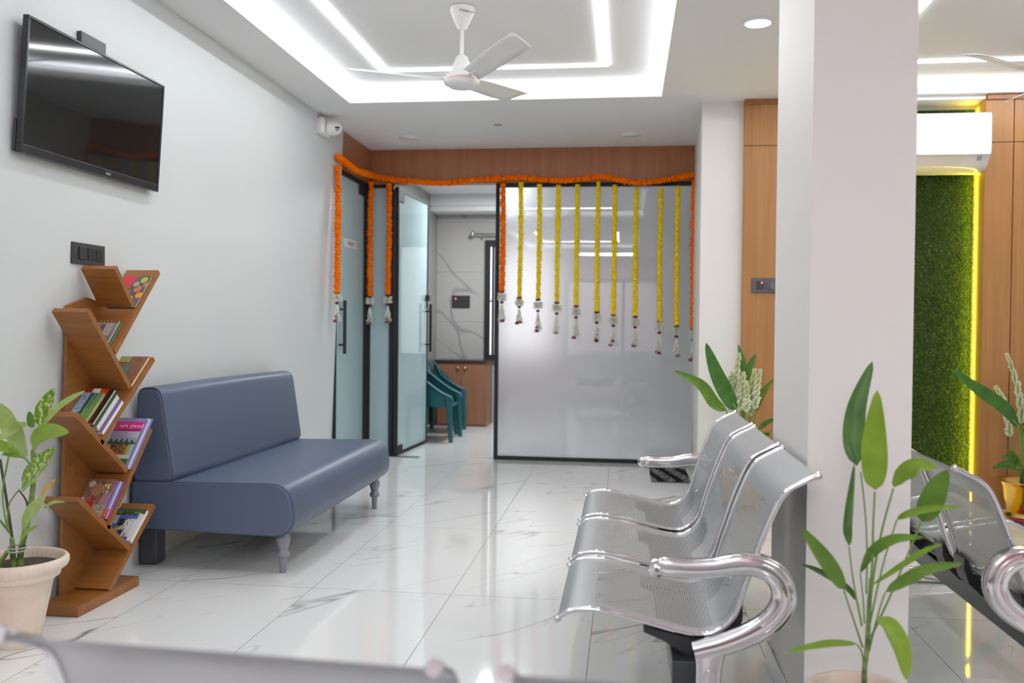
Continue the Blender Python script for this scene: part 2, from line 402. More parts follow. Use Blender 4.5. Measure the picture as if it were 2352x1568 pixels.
def marble_wall():
    m = mat('marble_wall_tiles', (0.7, 0.7, 0.68), 0.12)
    tc = N(m, 'ShaderNodeTexCoord'); s = N(m, 'ShaderNodeSeparateXYZ'); L(m, tc.outputs['Object'], s.inputs[0])
    fz = math_n(m, 'FRACT', math_n(m, 'DIVIDE', math_n(m, 'ADD', s.outputs[2], -1.16 + 5.81), 0.583))
    fx = math_n(m, 'FRACT', math_n(m, 'DIVIDE', math_n(m, 'ADD', s.outputs[0], 2.22 + 12.0), 1.2))
    j = math_n(m, 'LESS_THAN', math_n(m, 'MINIMUM', math_n(m, 'MULTIPLY', fz, 0.583), math_n(m, 'MULTIPLY', fx, 1.2)), 0.005)
    mp = N(m, 'ShaderNodeMapping'); mp.vector_type = 'TEXTURE'; mp.inputs['Rotation'].default_value = (0, math.radians(48), 0); mp.inputs['Scale'].default_value = (3.0, 1, 0.8); L(m, tc.outputs['Object'], mp.inputs[0])
    n = N(m, 'ShaderNodeTexNoise'); n.inputs['Scale'].default_value = 0.8; n.inputs['Detail'].default_value = 3; n.inputs['Distortion'].default_value = 0.2; L(m, mp.outputs[0], n.inputs['Vector'])
    d = math_n(m, 'ABSOLUTE', math_n(m, 'SUBTRACT', n.outputs[0], 0.5))
    v = math_n(m, 'SUBTRACT', 1.0, math_n(m, 'MINIMUM', math_n(m, 'DIVIDE', d, 0.008), 1.0))
    v = math_n(m, 'MAXIMUM', v, j)
    c = ramp(m, v, [(0, (0.50, 0.48, 0.465)), (1.0, (0.32, 0.32, 0.31))]); L(m, c, pb(m).inputs['Base Color']); return m
M['marble'] = marble_wall()
M['day'] = mat('daylit_window_pane', (0.9, 0.9, 0.9), 0.3, emit=(1.0, 0.95, 0.93), es=E_WINDOW)
# ================================================================ SETTING
ZC, ZU = 2.625, 2.725
XL0, XL1 = -2.255, -2.175                      # left wall leans slightly, floor to ceiling
def xl(z): return XL0 + (XL1 - XL0) * z / ZC
TR = {'a': (-1.869, 0.215, 2.65, 5.875), 'b': (-1.869, 0.215, -2.2, 1.0), 'c': (1.05, 3.05, 2.65, 5.955)}
struct('floor', MB().quad([(-3.8, -4.1, 0), (4.5, -4.1, 0), (4.5, 10.5, 0), (-3.8, 10.5, 0)]), M['floor'])
w = MB(); w.hexa([(-2.45, -4.1, 0), (XL0, -4.1, 0), (XL0, 6.68, 0), (-2.45, 6.68, 0), (-2.45, -4.1, ZC), (XL1, -4.1, ZC), (XL1, 6.68, ZC), (-2.45, 6.68, ZC)])
struct('wall_left', w, M['wall'])
c = MB()
def cols(x0, x1, gaps):
    y = -4.1
    for a, b in gaps: c.box((x0, y, ZC), (x1, a, ZC + 0.045)); y = b
    c.box((x0, y, ZC), (x1, 7.55, ZC + 0.045))
cols(-3.8, -1.869, [])
cols(-1.869, 0.215, [(-2.2, 1.0), (2.65, 5.875)])
cols(0.215, 1.05, [])
cols(1.05, 3.05, [(2.65, 5.955)])
cols(3.05, 4.5, [])
c.box((-3.8, 7.55, ZC), (4.5, 10.5, ZC + 0.045))
c.box((-3.8, -4.1, ZU), (4.5, 7.55, ZU + 0.05))
for x0, x1, y0, y1 in TR.values():              # closed sides of each cove
    g = 0.14
    for a, b in (((x0 - g - .02, y0 - g, ZC + .045), (x0 - g, y1 + g, ZU)), ((x1 + g, y0 - g, ZC + .045), (x1 + g + .02, y1 + g, ZU)),
                 ((x0 - g, y0 - g - .02, ZC + .045), (x1 + g, y0 - g, ZU)), ((x0 - g, y1 + g, ZC + .045), (x1 + g, y1 + g + .02, ZU))): c.box(a, b)
struct('ceiling', c, M['ceil'])
for key, (x0, x1, y0, y1) in TR.items():        # hidden strip lamps lying in each cove
    lx, ly = x1 - x0, y1 - y0
    p = {'a': E_COVE, 'b': E_COVE * 2.0, 'c': E_COVE * 0.28}[key]; cc = COOL if key != 'c' else (1.0, 0.94, 0.74)
    up = (math.pi, 0, 0); o_ = 0.05
    area('cove_lamp', (x0 - o_, (y0 + y1) / 2, ZC + .052), 0.03, ly, p * ly / 3, cc, up)
    area('cove_lamp', (x1 + o_, (y0 + y1) / 2, ZC + .052), 0.03, ly, p * ly / 3, cc, up)
    area('cove_lamp', ((x0 + x1) / 2, y0 - o_, ZC + .052), lx, 0.03, p * lx / 3, cc, up)
    area('cove_lamp', ((x0 + x1) / 2, y1 + o_, ZC + .052), lx, 0.03, p * lx / 3, cc, up)
def ring(x0, x1, y0, y1, w, za, zb):
    m = MB(); m.box((x0, y0, za), (x0 + w, y1, zb)); m.box((x1 - w, y0, za), (x1, y1, zb))
    m.box((x0 + w, y0, za), (x1 - w, y0 + w, zb)); m.box((x0 + w, y1 - w, za), (x1 - w, y1, zb)); return m
for lab, r in (('rectangle of cool white led strip around the nearer ceiling fan', (-1.535, -0.128, 3.0, 5.50)),
               ('white led strip rectangle out of frame overhead, mirrored in the frosted pane', (-1.535, -0.128, -1.6, 0.55)),
               ('white led strip rectangle on the ceiling right of the square column', (1.40, 2.70, 3.0, 5.60))):
    tag(obj('led_strip_light', ring(*r, 0.032, ZU - 0.006, ZU), M['led']), lab, 'light')
struct('rear_bounce_sheet', MB().box((-2.24, -4.0, 0.0), (4.4, 0.42, 0.004)), mat('rose_bounce_tint', (0.36, 0.235, 0.235), 0.8))  # unseen sheet added to reflect pink onto the bench metal and column
# columns
struct('wall_column', MB().prism([(0.495, 2.5), (0.763, 2.5), (0.763, 3.07), (0.495, 3.07)], 'z', 0, ZU), M['column'])
struct('wall_pillar', MB().prism([(0.488, 6.05), (0.757, 6.05), (0.757, 7.6), (0.553, 7.6)], 'z', 0, ZC), M['column'])
b = MB(); b.box((0.483, 2.487, 0), (0.775, 3.082, 0.075)); struct('baseboard_column', b, M['floor'])
b = MB(); b.box((-2.3, -4.0, 0), (XL0 + 0.012, 6.67, 0.1)); struct('baseboard_left', b, M['floor'])
# timber wall with planted recess
w = MB(); gp = 0.0022
for x0, x1 in ((0.757, 1.30), (1.305, 1.50), (2.245, 2.414), (2.418, 3.4), (3.404, 4.5)):
    w.box((x0 + gp / 2, 6.0, 0), (x1 - gp / 2, 6.10, 2.322)); w.box((x0 + gp / 2, 6.0, 2.3265), (x1 - gp / 2, 6.10, 2.595))
w.box((0.757, 6.02, 0), (1.5, 6.098, 2.6)); w.box((2.247, 6.02, 0), (4.5, 6.098, 2.6))
struct('wall_timber', w, M['wood'])
w = MB(); w.box((2.25, 5.985, 2.592), (4.5, 6.1, ZC)); w.box((0.757, 5.985, 2.592), (1.5, 6.1, ZC)); struct('trim_1', w, M['woodr'])
w = MB(); w.box((1.5, 6.0, 2.598), (2.245, 6.2, ZC)); struct('trim_2', w, M['ceil'])
w = MB(); w.box((0.757, 6.20, 0), (4.5, 6.3, ZC)); struct('wall_recess', w, M['ceil'])
w = MB(); w.box((4.4, -4.1, 0), (4.5, 6.2, ZC)); struct('wall_right', w, M['wall'])
w = MB(); w.box((-2.45, -4.2, 0), (4.5, -4.0, ZC)); struct('wall_back', w, M['pinkwall'])
wn = struct('window_4', MB().box((-1.2, -4.0, 0.55), (1.1, -3.97, 2.1)), mat('curtained_rear_pane', (.6, .5, .52), .4, emit=(1.0, .86, .88), es=0.55))
f = ring(-1.26, 1.16, 0.49, 2.16, 0.06, 0, 1)
fm = MB()
for x0, x1, z0, z1 in ((-1.28, -1.2, .47, 2.18), (1.1, 1.18, .47, 2.18), (-1.2, 1.1, .47, .55), (-1.2, 1.1, 2.1, 2.18), (-.08, -.02, .55, 2.1)): fm.box((x0, -4.0, z0), (x1, -3.94, z1))
struct('window_frame', fm, M['blackmatt'], wn)
# timber band above the glass partition
w = MB(); w.box((-2.19, 7.455, 2.335), (0.565, 7.56, ZC)); struct('trim_3', w, M['woodr'])
w = MB(); w.box((-2.3, 6.68, 2.345), (-2.183, 7.46, ZC)); struct('trim_4', w, M['woodr'])
def frame_y(m, x0, x1, z0, z1, y, wd, wb, d=0.045):   # black frame in a plane of constant y
    m.box((x0, y - d / 2, z0), (x0 + wd, y + d / 2, z1)); m.box((x1 - wd, y - d / 2, z0), (x1, y + d / 2, z1))
    m.box((x0 + wd, y - d / 2, z0), (x1 - wd, y + d / 2, z0 + wb)); m.box((x0 + wd, y - d / 2, z1 - wb), (x1 - wd, y + d / 2, z1)); return m
g = struct('window_1', MB().box((-2.19, 7.495, 0.03), (-2.005, 7.505, 2.31)), M['frostt'])
struct('window_frame', frame_y(MB(), -2.215, -1.985, 0, 2.335, 7.5, 0.03, 0.028), M['blackmatt'], g)
g = struct('window_2', MB().box((-1.07, 7.495, 0.03), (0.575, 7.505, 2.31)), M['frost'])
struct('window_frame', frame_y(MB(), -1.098, 0.585, 0, 2.335, 7.5, 0.031, 0.031), M['blackmatt'], g)
# glass door on the left
g = struct('door_1', MB().box((-2.247, 6.70, 0.03), (-2.237, 7.45, 2.31)), M['frostt'])
m = MB(); m.box((-2.262, 6.69, 0), (-2.222, 7.47, 0.03)); m.box((-2.262, 6.69, 2.31), (-2.222, 7.47, 2.345)); m.box((-2.262, 7.45, 0), (-2.205, 7.50, 2.345)); m.box((-2.262, 6.685, 0), (-2.222, 6.70, 2.345))
m.box((-2.262, 7.30, 2.23), (-2.222, 7.45, 2.31))
struct('door_frame', m, M['blackmatt'], g)
m = MB(); m.tube([(-2.19, 6.80, 0.90), (-2.19, 6.80, 1.32)], 0.014, 12); m.tube([(-2.19, 6.80, 0.97), (-2.24, 6.80, 0.97)], 0.008); m.tube([(-2.19, 6.80, 1.25), (-2.24, 6.80, 1.25)], 0.008)
struct('door_handle', m, M['black'], g)
# open glass door, hinged at the fixed pane, swung into the ward
px_, py_ = -1.957, 7.485; ex_, ey_ = -1.897, 8.42
dv = Vector((ex_ - px_, ey_ - py_, 0)); DL = dv.length; dv /= DL; nv = Vector((dv.y, -dv.x, 0))
def dr(s, n, z): p = Vector((px_, py_, 0)) + dv * s + nv * n; return (p.x, p.y, z)
def dbox(m, s0, s1, n0, n1, z0, z1):
    m.hexa([dr(s0, n0, z0), dr(s0, n1, z0), dr(s1, n1, z0), dr(s1, n0, z0), dr(s0, n0, z1), dr(s0, n1, z1), dr(s1, n1, z1), dr(s1, n0, z1)])
m = MB(); dbox(m, 0.02, DL - 0.01, -0.005, 0.005, 0.03, 2.285); g = struct('door_2', m, M['frostt'])
m = MB(); dbox(m, 0, 0.022, -0.018, 0.018, 0.008, 2.315); dbox(m, DL - 0.02, DL, -0.012, 0.012, 0.012, 2.305); dbox(m, 0, DL, -0.012, 0.012, 0.012, 0.03); dbox(m, 0, DL, -0.012, 0.012, 2.285, 2.305)
struct('door_frame', m, M['blackmatt'], g)
m = MB(); dbox(m, 0.02, 0.17, -0.016, 0.016, 0.02, 0.085); dbox(m, 0.02, 0.17, -0.016, 0.016, 2.2, 2.285); struct('patch_fitting', m, M['blackmatt'], g)
m = MB(); hp = lambda n, z: dr(DL - 0.06, n, z)
for sg in (1, -1):
    m.tube([hp(.055 * sg, 0.88), hp(.055 * sg, 1.335)], 0.014, 12); m.tube([hp(.055 * sg, 0.95), hp(0, 0.95)], 0.008); m.tube([hp(.055 * sg, 1.265), hp(0, 1.265)], 0.008)
struct('door_handle', m, M['black'], g)
m = MB(); dbox(m, DL - 0.07, DL - 0.005, -0.03, 0.045, 1.365, 1.42); struct('door_lock', m, M['black'], g)
m = MB(); m.box((-1.97, 7.44, 0.0), (-1.74, 7.50, 0.006)); struct('trim_5', m, mat('brushed_floor_plate', (0.25, 0.25, 0.24), 0.4, 0.8))
# ward behind the partition, and the small room behind the left door
w = MB(); w.box((-2.36, 7.56, 0), (-2.22, 10.4, ZC)); struct('wall_ward_left', w, M['marble'])
w = MB(); w.box((-2.36, 10.35, 0), (2.1, 10.5, ZC)); struct('wall_ward_back', w, M['marble'])
w = MB(); w.box((2.0, 7.6, 0), (2.1, 10.4, ZC)); struct('wall_ward_right', w, mat('shaded_ward_tone', (.30, .29, .31), .6))  # colour darkened to put shade behind the right of the frosted pane
w = MB(); w.box((0.7, 7.6, 0), (2.1, 7.7, ZC)); struct('wall_ward_front', w, M['wall'])
w = MB(); w.box((-2.22, 10.02, 2.44), (2.0, 10.35, ZC)); w.box((-2.22, 9.98, 2.50), (2.0, 10.02, ZC)); struct('trim_6', w, M['ceil'])
w = MB(); w.box((-3.8, 6.4, 0), (-3.7, 9.0, ZC)); w.box((-3.7, 6.3, 0), (-2.45, 6.4, ZC)); w.box((-3.7, 9.0, 0), (-2.36, 9.1, ZC)); struct('wall_side_room', w, M['wall'])
area('side_room_lamp', (-3.0, 7.6, ZC - .03), 0.5, 0.5, E_INNER * 0.5, COOL)
area('rear_fill_light', (-0.4, -3.0, ZC - .02), 1.2, 0.6, E_FILL, COOL)  # added fill out of view, brightens the column front
area('rear_fill_light', (2.6, -1.5, ZC - .02), 1.2, 0.6, E_FILL, COOL)  # second added fill out of view, rear right
area('ward_fill_light', (-1.25, 8.9, ZC - .03), 0.4, 0.8, E_INNER, COOL)  # added fill, gives the frosted pane its glow on the left
g = struct('window_3', MB().box((-1.585, 10.34, 0.80), (-1.553, 10.348, 2.06)), M['day'])
m = MB(); frame_y(m, -1.635, -0.80, 0.735, 2.135, 10.33, 0.062, 0.065, 0.06); frame_y(m, -1.553, -1.535, 0.80, 2.07, 10.335, 0.009, 0.01, 0.03); m.box((-1.553, 10.32, 0.80), (-1.54, 10.348, 2.07))
m.box((-1.585, 10.335, 1.42), (-1.553, 10.35, 1.435))
struct('window_frame', m, M['blackmatt'], g)
struct('window_sash', MB().box((-1.54, 10.338, 0.80), (-1.46, 10.348, 2.07)), mat('lilac_grey_sash', (0.30, 0.28, 0.34), 0.3), g)
struct('window_pane', MB().box((-1.46, 10.338, 0.80), (-0.86, 10.348, 2.07)), M['day'], g)
# ================================================================ CEILING FITTINGS
def fan(loc, th0, lab, blade_z=2.40, logo=False):
    x, y = loc
    t = thing('ceiling_fan', lab, 'fan', (x, y, ZU), 'white ceiling fans')
    obj('canopy', MB().lathe([(0.062, 2.722 - 0), (0.064, 2.71), (0.058, 2.69), (0.025, 2.622), (0.018, 2.612)][::-1], (x, y, 0), 28), M['white'], t)
    obj('down_rod', MB().tube([(x, y, 2.47), (x, y, 2.63)], 0.0095, 12), M['white'], t)
    obj('motor', MB().lathe([(0.02, 2.318), (0.06, 2.323), (0.086, 2.338), (0.092, 2.356), (0.09, 2.366), (0.085, 2.37), (0.08, 2.384), (0.058, 2.394), (0.05, 2.41), (0.042, 2.44), (0.03, 2.475), (0.014, 2.487)], (x, y, 0), 36), M['white'], t)
    obj('motor_band', MB().lathe([(0.0925, 2.354), (0.0935, 2.357), (0.0935, 2.361), (0.0925, 2.364)], (x, y, 0), 36, cap=False), mat('pale_pink_band', (0.8, 0.62, 0.6), 0.4), t)
    for k in range(3):
        a = math.radians(th0 + 120 * k); d = Vector((math.cos(a), math.sin(a), 0)); n = Vector((-d.y, d.x, 0))
        m = MB(); vs = []
        for i in range(11):
            r = 0.10 + 0.46 * i / 10; z = 2.372 + (blade_z + 0.012 - 2.372) * i / 10
            hw = 0.045 + 0.016 * math.sin(i / 10 * 1.9)
            for q in (-1, -0.4, 0.4, 1):
                rr = r + (0.03 * (1 - q) / 2 if i == 10 else 0)
                p = Vector((x, y, z)) + d * rr + n * hw * q; p.z -= 0.018 * q + 0.006 * q * q; vs.append(p)
        m.add(vs, [(i * 4 + q, i * 4 + q + 1, i * 4 + q + 5, i * 4 + q + 4) for i in range(10) for q in range(3)], 0, True)
        b = obj('blade', m, M['white'], t, solid=0.0025)
        m = MB(); p0 = Vector((x, y, 2.368)) + d * 0.07; p1 = Vector((x, y, 2.372)) + d * 0.16
        m.tube([p0, p1], 0.012, 8, ry=0.004, upn=(0, 0, 1)); obj('blade_bracket', m, M['white'], b)
    return t
f1 = fan((-0.832, 4.44), -172, 'white three-blade ceiling fan hanging over the waiting area left of the column')
text('logo', '\u25A1 Goldmedal', 0.0135, M['ink'], f1, (-0.8, 4.388, 2.688), (0.92, 0.33, -0.12), (0.12, -0.40, 1))
fan((2.10, 4.68), -151, 'white ceiling fan partly in frame right of the square column')
def downlight(x, y, lab, lit):
    t = thing('downlight', lab, 'light', (x, y, ZC), 'round ceiling downlights')
    obj('trim_ring', MB().lathe([(0.062, -0.010), (0.074, -0.013), (0.081, -0.009), (0.082, 0.0)], (x, y, ZC), 32, cap=False), M['white'], t)
    obj('lens', MB().lathe([(0.001, -0.0105), (0.064, -0.010), (0.064, 0.0)], (x, y, ZC), 32), M['downl'] if lit else M['white'], t)
downlight(0.624, 4.497, 'lit round downlight in the ceiling left of the square column', True)
downlight(0.60, 0.3, 'lit round downlight out of frame, nearer the viewer than the column', True)
downlight(-1.721, 6.965, 'unlit round downlight left, over the orange garlands by the open glass door', False)
downlight(0.02, 7.004, 'unlit round downlight right, over the yellow garlands by the frosted pane', False)
o = obj('ceiling_hook_plate', MB().box((-0.985, 6.565, ZC - 0.006), (-0.927, 6.60, ZC)), mat('dull_brass_plate', (0.5, 0.45, 0.36), 0.4, 0.6), bevel=0.002)
tag(o, 'small metal hook plate on the ceiling between the two unlit downlights', 'hook plate')
# CCTV camera on the left wall
t = thing('security_camera', 'white dome security camera high on the left wall by the timber band', 'camera', (-2.18, 6.28, 2.545))
cx = xl(2.55)
m = MB(); m.box((cx - 0.01, 6.10, 2.478), (cx + 0.045, 6.27, 2.60)); obj('mounting_base', m, M['white'], t, bevel=0.018, bseg=3)
m = MB(); ax = Vector((0.85, 0.30, -0.05)).normalized(); c0 = Vector((cx + 0.035, 6.20, 2.542))
m.lathe([(0.056, 0.0), (0.057, 0.03), (0.054, 0.06), (0.046, 0.085), (0.03, 0.103), (0.008, 0.11)], c0, 28, axis=ax); obj('dome', m, M['white'], t)
ax2 = Vector((0.55, -0.80, -0.25)).normalized(); c1 = c0 + ax * 0.062 + ax2 * 0.022
m = MB(); m.lathe([(0.036, 0.0), (0.037, 0.022), (0.034, 0.028), (0.004, 0.030)], c1, 28, axis=ax2); obj('eyeball', m, M['whitegloss'], t)
e1 = Vector((0.80, 0.56, 0.0)).normalized(); e2 = ax2.cross(e1) * -1
if e2.z < 0: e2 = -e2
m = MB(); q = c1 + ax2 * 0.0315 + e2 * 0.006; m.add([q - e1 * .017 - e2 * .007, q + e1 * .017 - e2 * .007, q + e1 * .017 + e2 * .009, q - e1 * .017 + e2 * .009], [(0, 1, 2, 3)])
obj('lens_window', m, M['ink'], t, solid=0.002)
m = MB(); q = c1 + ax2 * 0.0315 - e2 * 0.011; m.add([q - e1 * .012 - e2 * .004, q + e1 * .010 - e2 * .004, q + e1 * .010 + e2 * .004, q - e1 * .012 + e2 * .004], [(0, 1, 2, 3)])
obj('sensor_window', m, M['ink'], t, solid=0.002)
# ================================================================ TELEVISION
t = thing('television', 'black flat television tilted on the white left wall', 'television', (-2.17, 3.44, 1.98))
B0 = Vector((-2.165, 2.967, 1.732)); ydir = Vector((0, 1, 0)); updir = Vector((0.03, 0.0, 0.487)).normalized(); ndir = ydir.cross(updir).normalized()
if ndir.x < 0: ndir = -ndir
W_, H_ = 0.952, 0.492
def tv(u, v, n): return B0 + ydir * u + updir * v + ndir * n
def tbox(m, u0, u1, v0, v1, n0, n1): m.hexa([tv(u0, v0, n0), tv(u0, v0, n1), tv(u1, v0, n1), tv(u1, v0, n0), tv(u0, v1, n0), tv(u0, v1, n1), tv(u1, v1, n1), tv(u1, v1, n0)])
m = MB(); tbox(m, 0, W_, 0, 0.032, -0.02, 0.004); tbox(m, 0, W_, H_ - 0.011, H_, -0.02, 0.004); tbox(m, 0, 0.011, 0.032, H_ - 0.011, -0.02, 0.004); tbox(m, W_ - 0.011, W_, 0.032, H_ - 0.011, -0.02, 0.004)
obj('bezel', m, mat('glossy_black_bezel', (0.02, 0.023, 0.028), 0.22), t, bevel=0.002)
m = MB(); tbox(m, 0.011, W_ - 0.011, 0.032, H_ - 0.011, -0.018, 0.0005); obj('screen', m, M['screen'], t)
m = MB(); tbox(m, 0.06, W_ - 0.06, 0.0, 0.2, -0.03, -0.02); tbox(m, -0.004, 0.06, 0.003, 0.12, -0.03, -0.02); obj('rear_housing', m, M['black'], t, bevel=0.004)
m = MB(); m.box((xl(2.3) - 0.0, 3.33, 2.08), (xl(2.3) + 0.02, 3.50, 2.285)); obj('wall_bracket', m, M['plate'], t, bevel=0.002)
text('logo', 'MEPC', 0.014, M['grey'], t, tv(0.545, 0.014, 0.0045), ydir, updir)
# ================================================================ SWITCH PLATES
def socket(m, y, z, x, s=0.026, d=0.004): m.box((x, y - s / 2, z - s / 2), (x + d, y + s / 2, z + s / 2))
t = thing('switch_plate', 'black switch plate with two sockets on the left wall above the bookshelf', 'switch plate', (xl(1.4), 3.44, 1.4))
x0 = xl(1.36)
obj('plate', MB().box((x0 - 0.01, 3.335, 1.36), (x0 + 0.010, 3.56, 1.447)), M['plate'], t, bevel=0.002)
obj('rocker_switch', MB().box((x0 + .009, 3.375, 1.378), (x0 + .016, 3.42, 1.43)), M['black'], t, bevel=0.002)
for yy in (3.46, 3.518):
    s_ = obj('socket', MB().box((x0 + .009, yy - .022, 1.38), (x0 + .013, yy + .022, 1.43)), M['black'], t, bevel=0.001)
    m = MB()
    for a, b_, r in ((0, 0.012, .0045), (-.009, -.01, .0035), (.009, -.01, .0035)): m.lathe([(r, 0.0), (r, 0.0006)], (x0 + .0131, yy + a, 1.403 + b_), 10, axis=(1, 0, 0))
    obj('socket_holes', m, M['hole'], s_)
t = thing('switch_plate', 'grey switch plate with a red light on the timber wall left of the column', 'switch plate', (0.9, 5.99, 1.41))
obj('plate', MB().box((0.815, 5.990, 1.365), (1.06, 6.0, 1.46)), M['plate2'], t, bevel=0.003)
obj('socket', MB().box((0.845, 5.986, 1.388), (0.892, 5.991, 1.438)), M['plate'], t, bevel=0.001)
obj('red_indicator', MB().lathe([(0.005, 0), (0.003, 0.002)], (0.880, 5.986, 1.429), 12, axis=(0, -1, 0)), M['redled'], t)
obj('rocker_switch', MB().box((0.908, 5.985, 1.388), (0.932, 5.991, 1.438)), M['plate2'], t, bevel=0.001)
obj('rocker_switch', MB().box((0.934, 5.983, 1.388), (0.958, 5.991, 1.438)), mat('switch_grey_light', (0.16, 0.15, 0.16), 0.4), t, bevel=0.001)
s_ = obj('socket', MB().box((0.975, 5.986, 1.388), (1.025, 5.991, 1.438)), M['plate2'], t, bevel=0.001)
m = MB()
for a, b_ in ((0, 0.011), (-.011, -.011), (.011, -.011)): m.lathe([(.0035, 0.0), (.0035, 0.0006)], (1.0 + a, 5.9859, 1.413 + b_), 10, axis=(0, -1, 0))
obj('socket_holes', m, M['hole'], s_)
t = thing('switch_plate', 'dark switch plate on the marble wall above the ward cabinet', 'switch plate', (-1.92, 10.34, 1.41))
obj('plate', MB().box((-2.03, 10.338, 1.345), (-1.815, 10.35, 1.49)), M['plate'], t, bevel=0.003)
obj('red_indicator', MB().lathe([(0.007, 0), (0.004, 0.002)], (-1.985, 10.338, 1.452), 12, axis=(0, -1, 0)), M['redled'], t)
# door sign
t = thing('door_sign', 'small white name plate on the left glass door', 'sign', (-2.236, 7.07, 1.78))
obj('plate', MB().box((-2.237, 6.895, 1.752), (-2.230, 7.235, 1.826)), M['whitegloss'], t, bevel=0.001)
text('lettering', '\u0A96\u0ABE\u0AB8 \u0AB0\u0AC2\u0AAE-2', 0.042, M['ink'], t, (-2.2295, 7.07, 1.789), (0, 1, 0), (0, 0, 1))
# ================================================================ WALL AC
t = thing('air_conditioner', 'white split air conditioner on the green grass wall', 'air conditioner', (1.84, 5.9, 2.34))
prof = [(6.13, 2.485), (5.90, 2.485), (5.885, 2.48), (5.88, 2.465), (5.876, 2.245), (5.89, 2.225), (5.94, 2.17), (5.98, 2.142), (6.13, 2.138)]
m = MB(); m.prism(prof, 'x', 1.35, 2.238); obj('body', m, M['whitegloss'], t, bevel=0.012, bseg=3)
m = MB(); m.box((1.355, 5.868, 2.222), (2.233, 5.882, 2.482)); obj('front_panel', m, mat('ac_front_white', (0.9, 0.93, 0.96), 0.12, coat=0.5), t, bevel=0.006, bseg=3)
m = MB(); m.hexa([(1.37, 5.884, 2.222), (1.37, 5.889, 2.226), (2.10, 5.889, 2.226), (2.10, 5.884, 2.222), (1.37, 5.938, 2.162), (1.37, 5.942, 2.166), (2.06, 5.942, 2.166), (2.06, 5.938, 2.162)]); obj('louver', m, mat('louver_ivory', (0.78, 0.74, 0.70), 0.4), t, bevel=0.001)
m = MB(); m.hexa([(2.165, 5.894, 2.211), (2.165, 5.897, 2.214), (2.19, 5.897, 2.214), (2.19, 5.894, 2.211), (2.165, 5.911, 2.193), (2.165, 5.914, 2.196), (2.19, 5.914, 2.196), (2.19, 5.911, 2.193)]); obj('receiver_window', m, M['grey'], t)
# ================================================================ GRASS PANEL
t = thing('grass_wall_panel', 'green artificial grass panel between the timber boards', 'grass panel', (1.87, 6.19, 0))
obj('backing', MB().box((1.5, 6.165, 0.0), (2.24, 6.20, 2.57)), M['grassb'], t)
m = MB(); rg = random.Random(3)
vs, fs = [], []
for i in range(52000):
    u = rg.random(); x = 1.55 + 0.69 * (u ** 0.75); z = rg.random() * 2.56
    a = rg.uniform(-2.4, -0.7); ln = rg.uniform(0.012, 0.028); tilt = rg.uniform(0.35, 1.0)
    dx, dz = math.cos(a) * ln * (1 if rg.random() < .5 else -1) * rg.uniform(.3, 1), -abs(math.sin(a)) * ln * rg.uniform(-0.5, 1)
    dy = -ln * tilt; wx, wz = rg.uniform(-.0022, .0022), rg.uniform(-.0022, .0022)
    b_ = len(vs)
    vs += [(x - wx, 6.165, z - wz), (x + wx, 6.165, z + wz), (x + dx * .6 + wx * .8, 6.165 + dy * .7, z + dz * .5 + wz), (x + dx, 6.165 + dy, z + dz)]
    fs.append((b_, b_ + 1, b_ + 2, b_ + 3))
m.add(vs, fs); o = obj('grass_pile', m, M['grass'], t); o['kind'] = 'stuff'
tag(obj('led_strip_light', MB().box((2.2405, 6.115, 0.02), (2.2445, 6.13, 2.57)), M['yled']), 'warm yellow led strip along the right edge of the grass panel', 'light')
ly_ = bpy.data.lights.new('grass_strip_lamp', 'AREA'); ly_.shape = 'RECTANGLE'; ly_.size = 2.5; ly_.size_y = 0.015; ly_.energy = 7.0; ly_.color = (1.0, 0.76, 0.05)
lo_ = bpy.data.objects.new('grass_strip_lamp', ly_); COL.objects.link(lo_)
zz_ = -Vector((-1.0, 0.22, 0)).normalized(); xx_ = Vector((0, 0, 1)); yy_ = zz_.cross(xx_)
lo_.matrix_world = Matrix(((xx_.x, yy_.x, zz_.x, 2.238), (xx_.y, yy_.y, zz_.y, 6.10), (xx_.z, yy_.z, zz_.z, 1.30), (0, 0, 0, 1)))
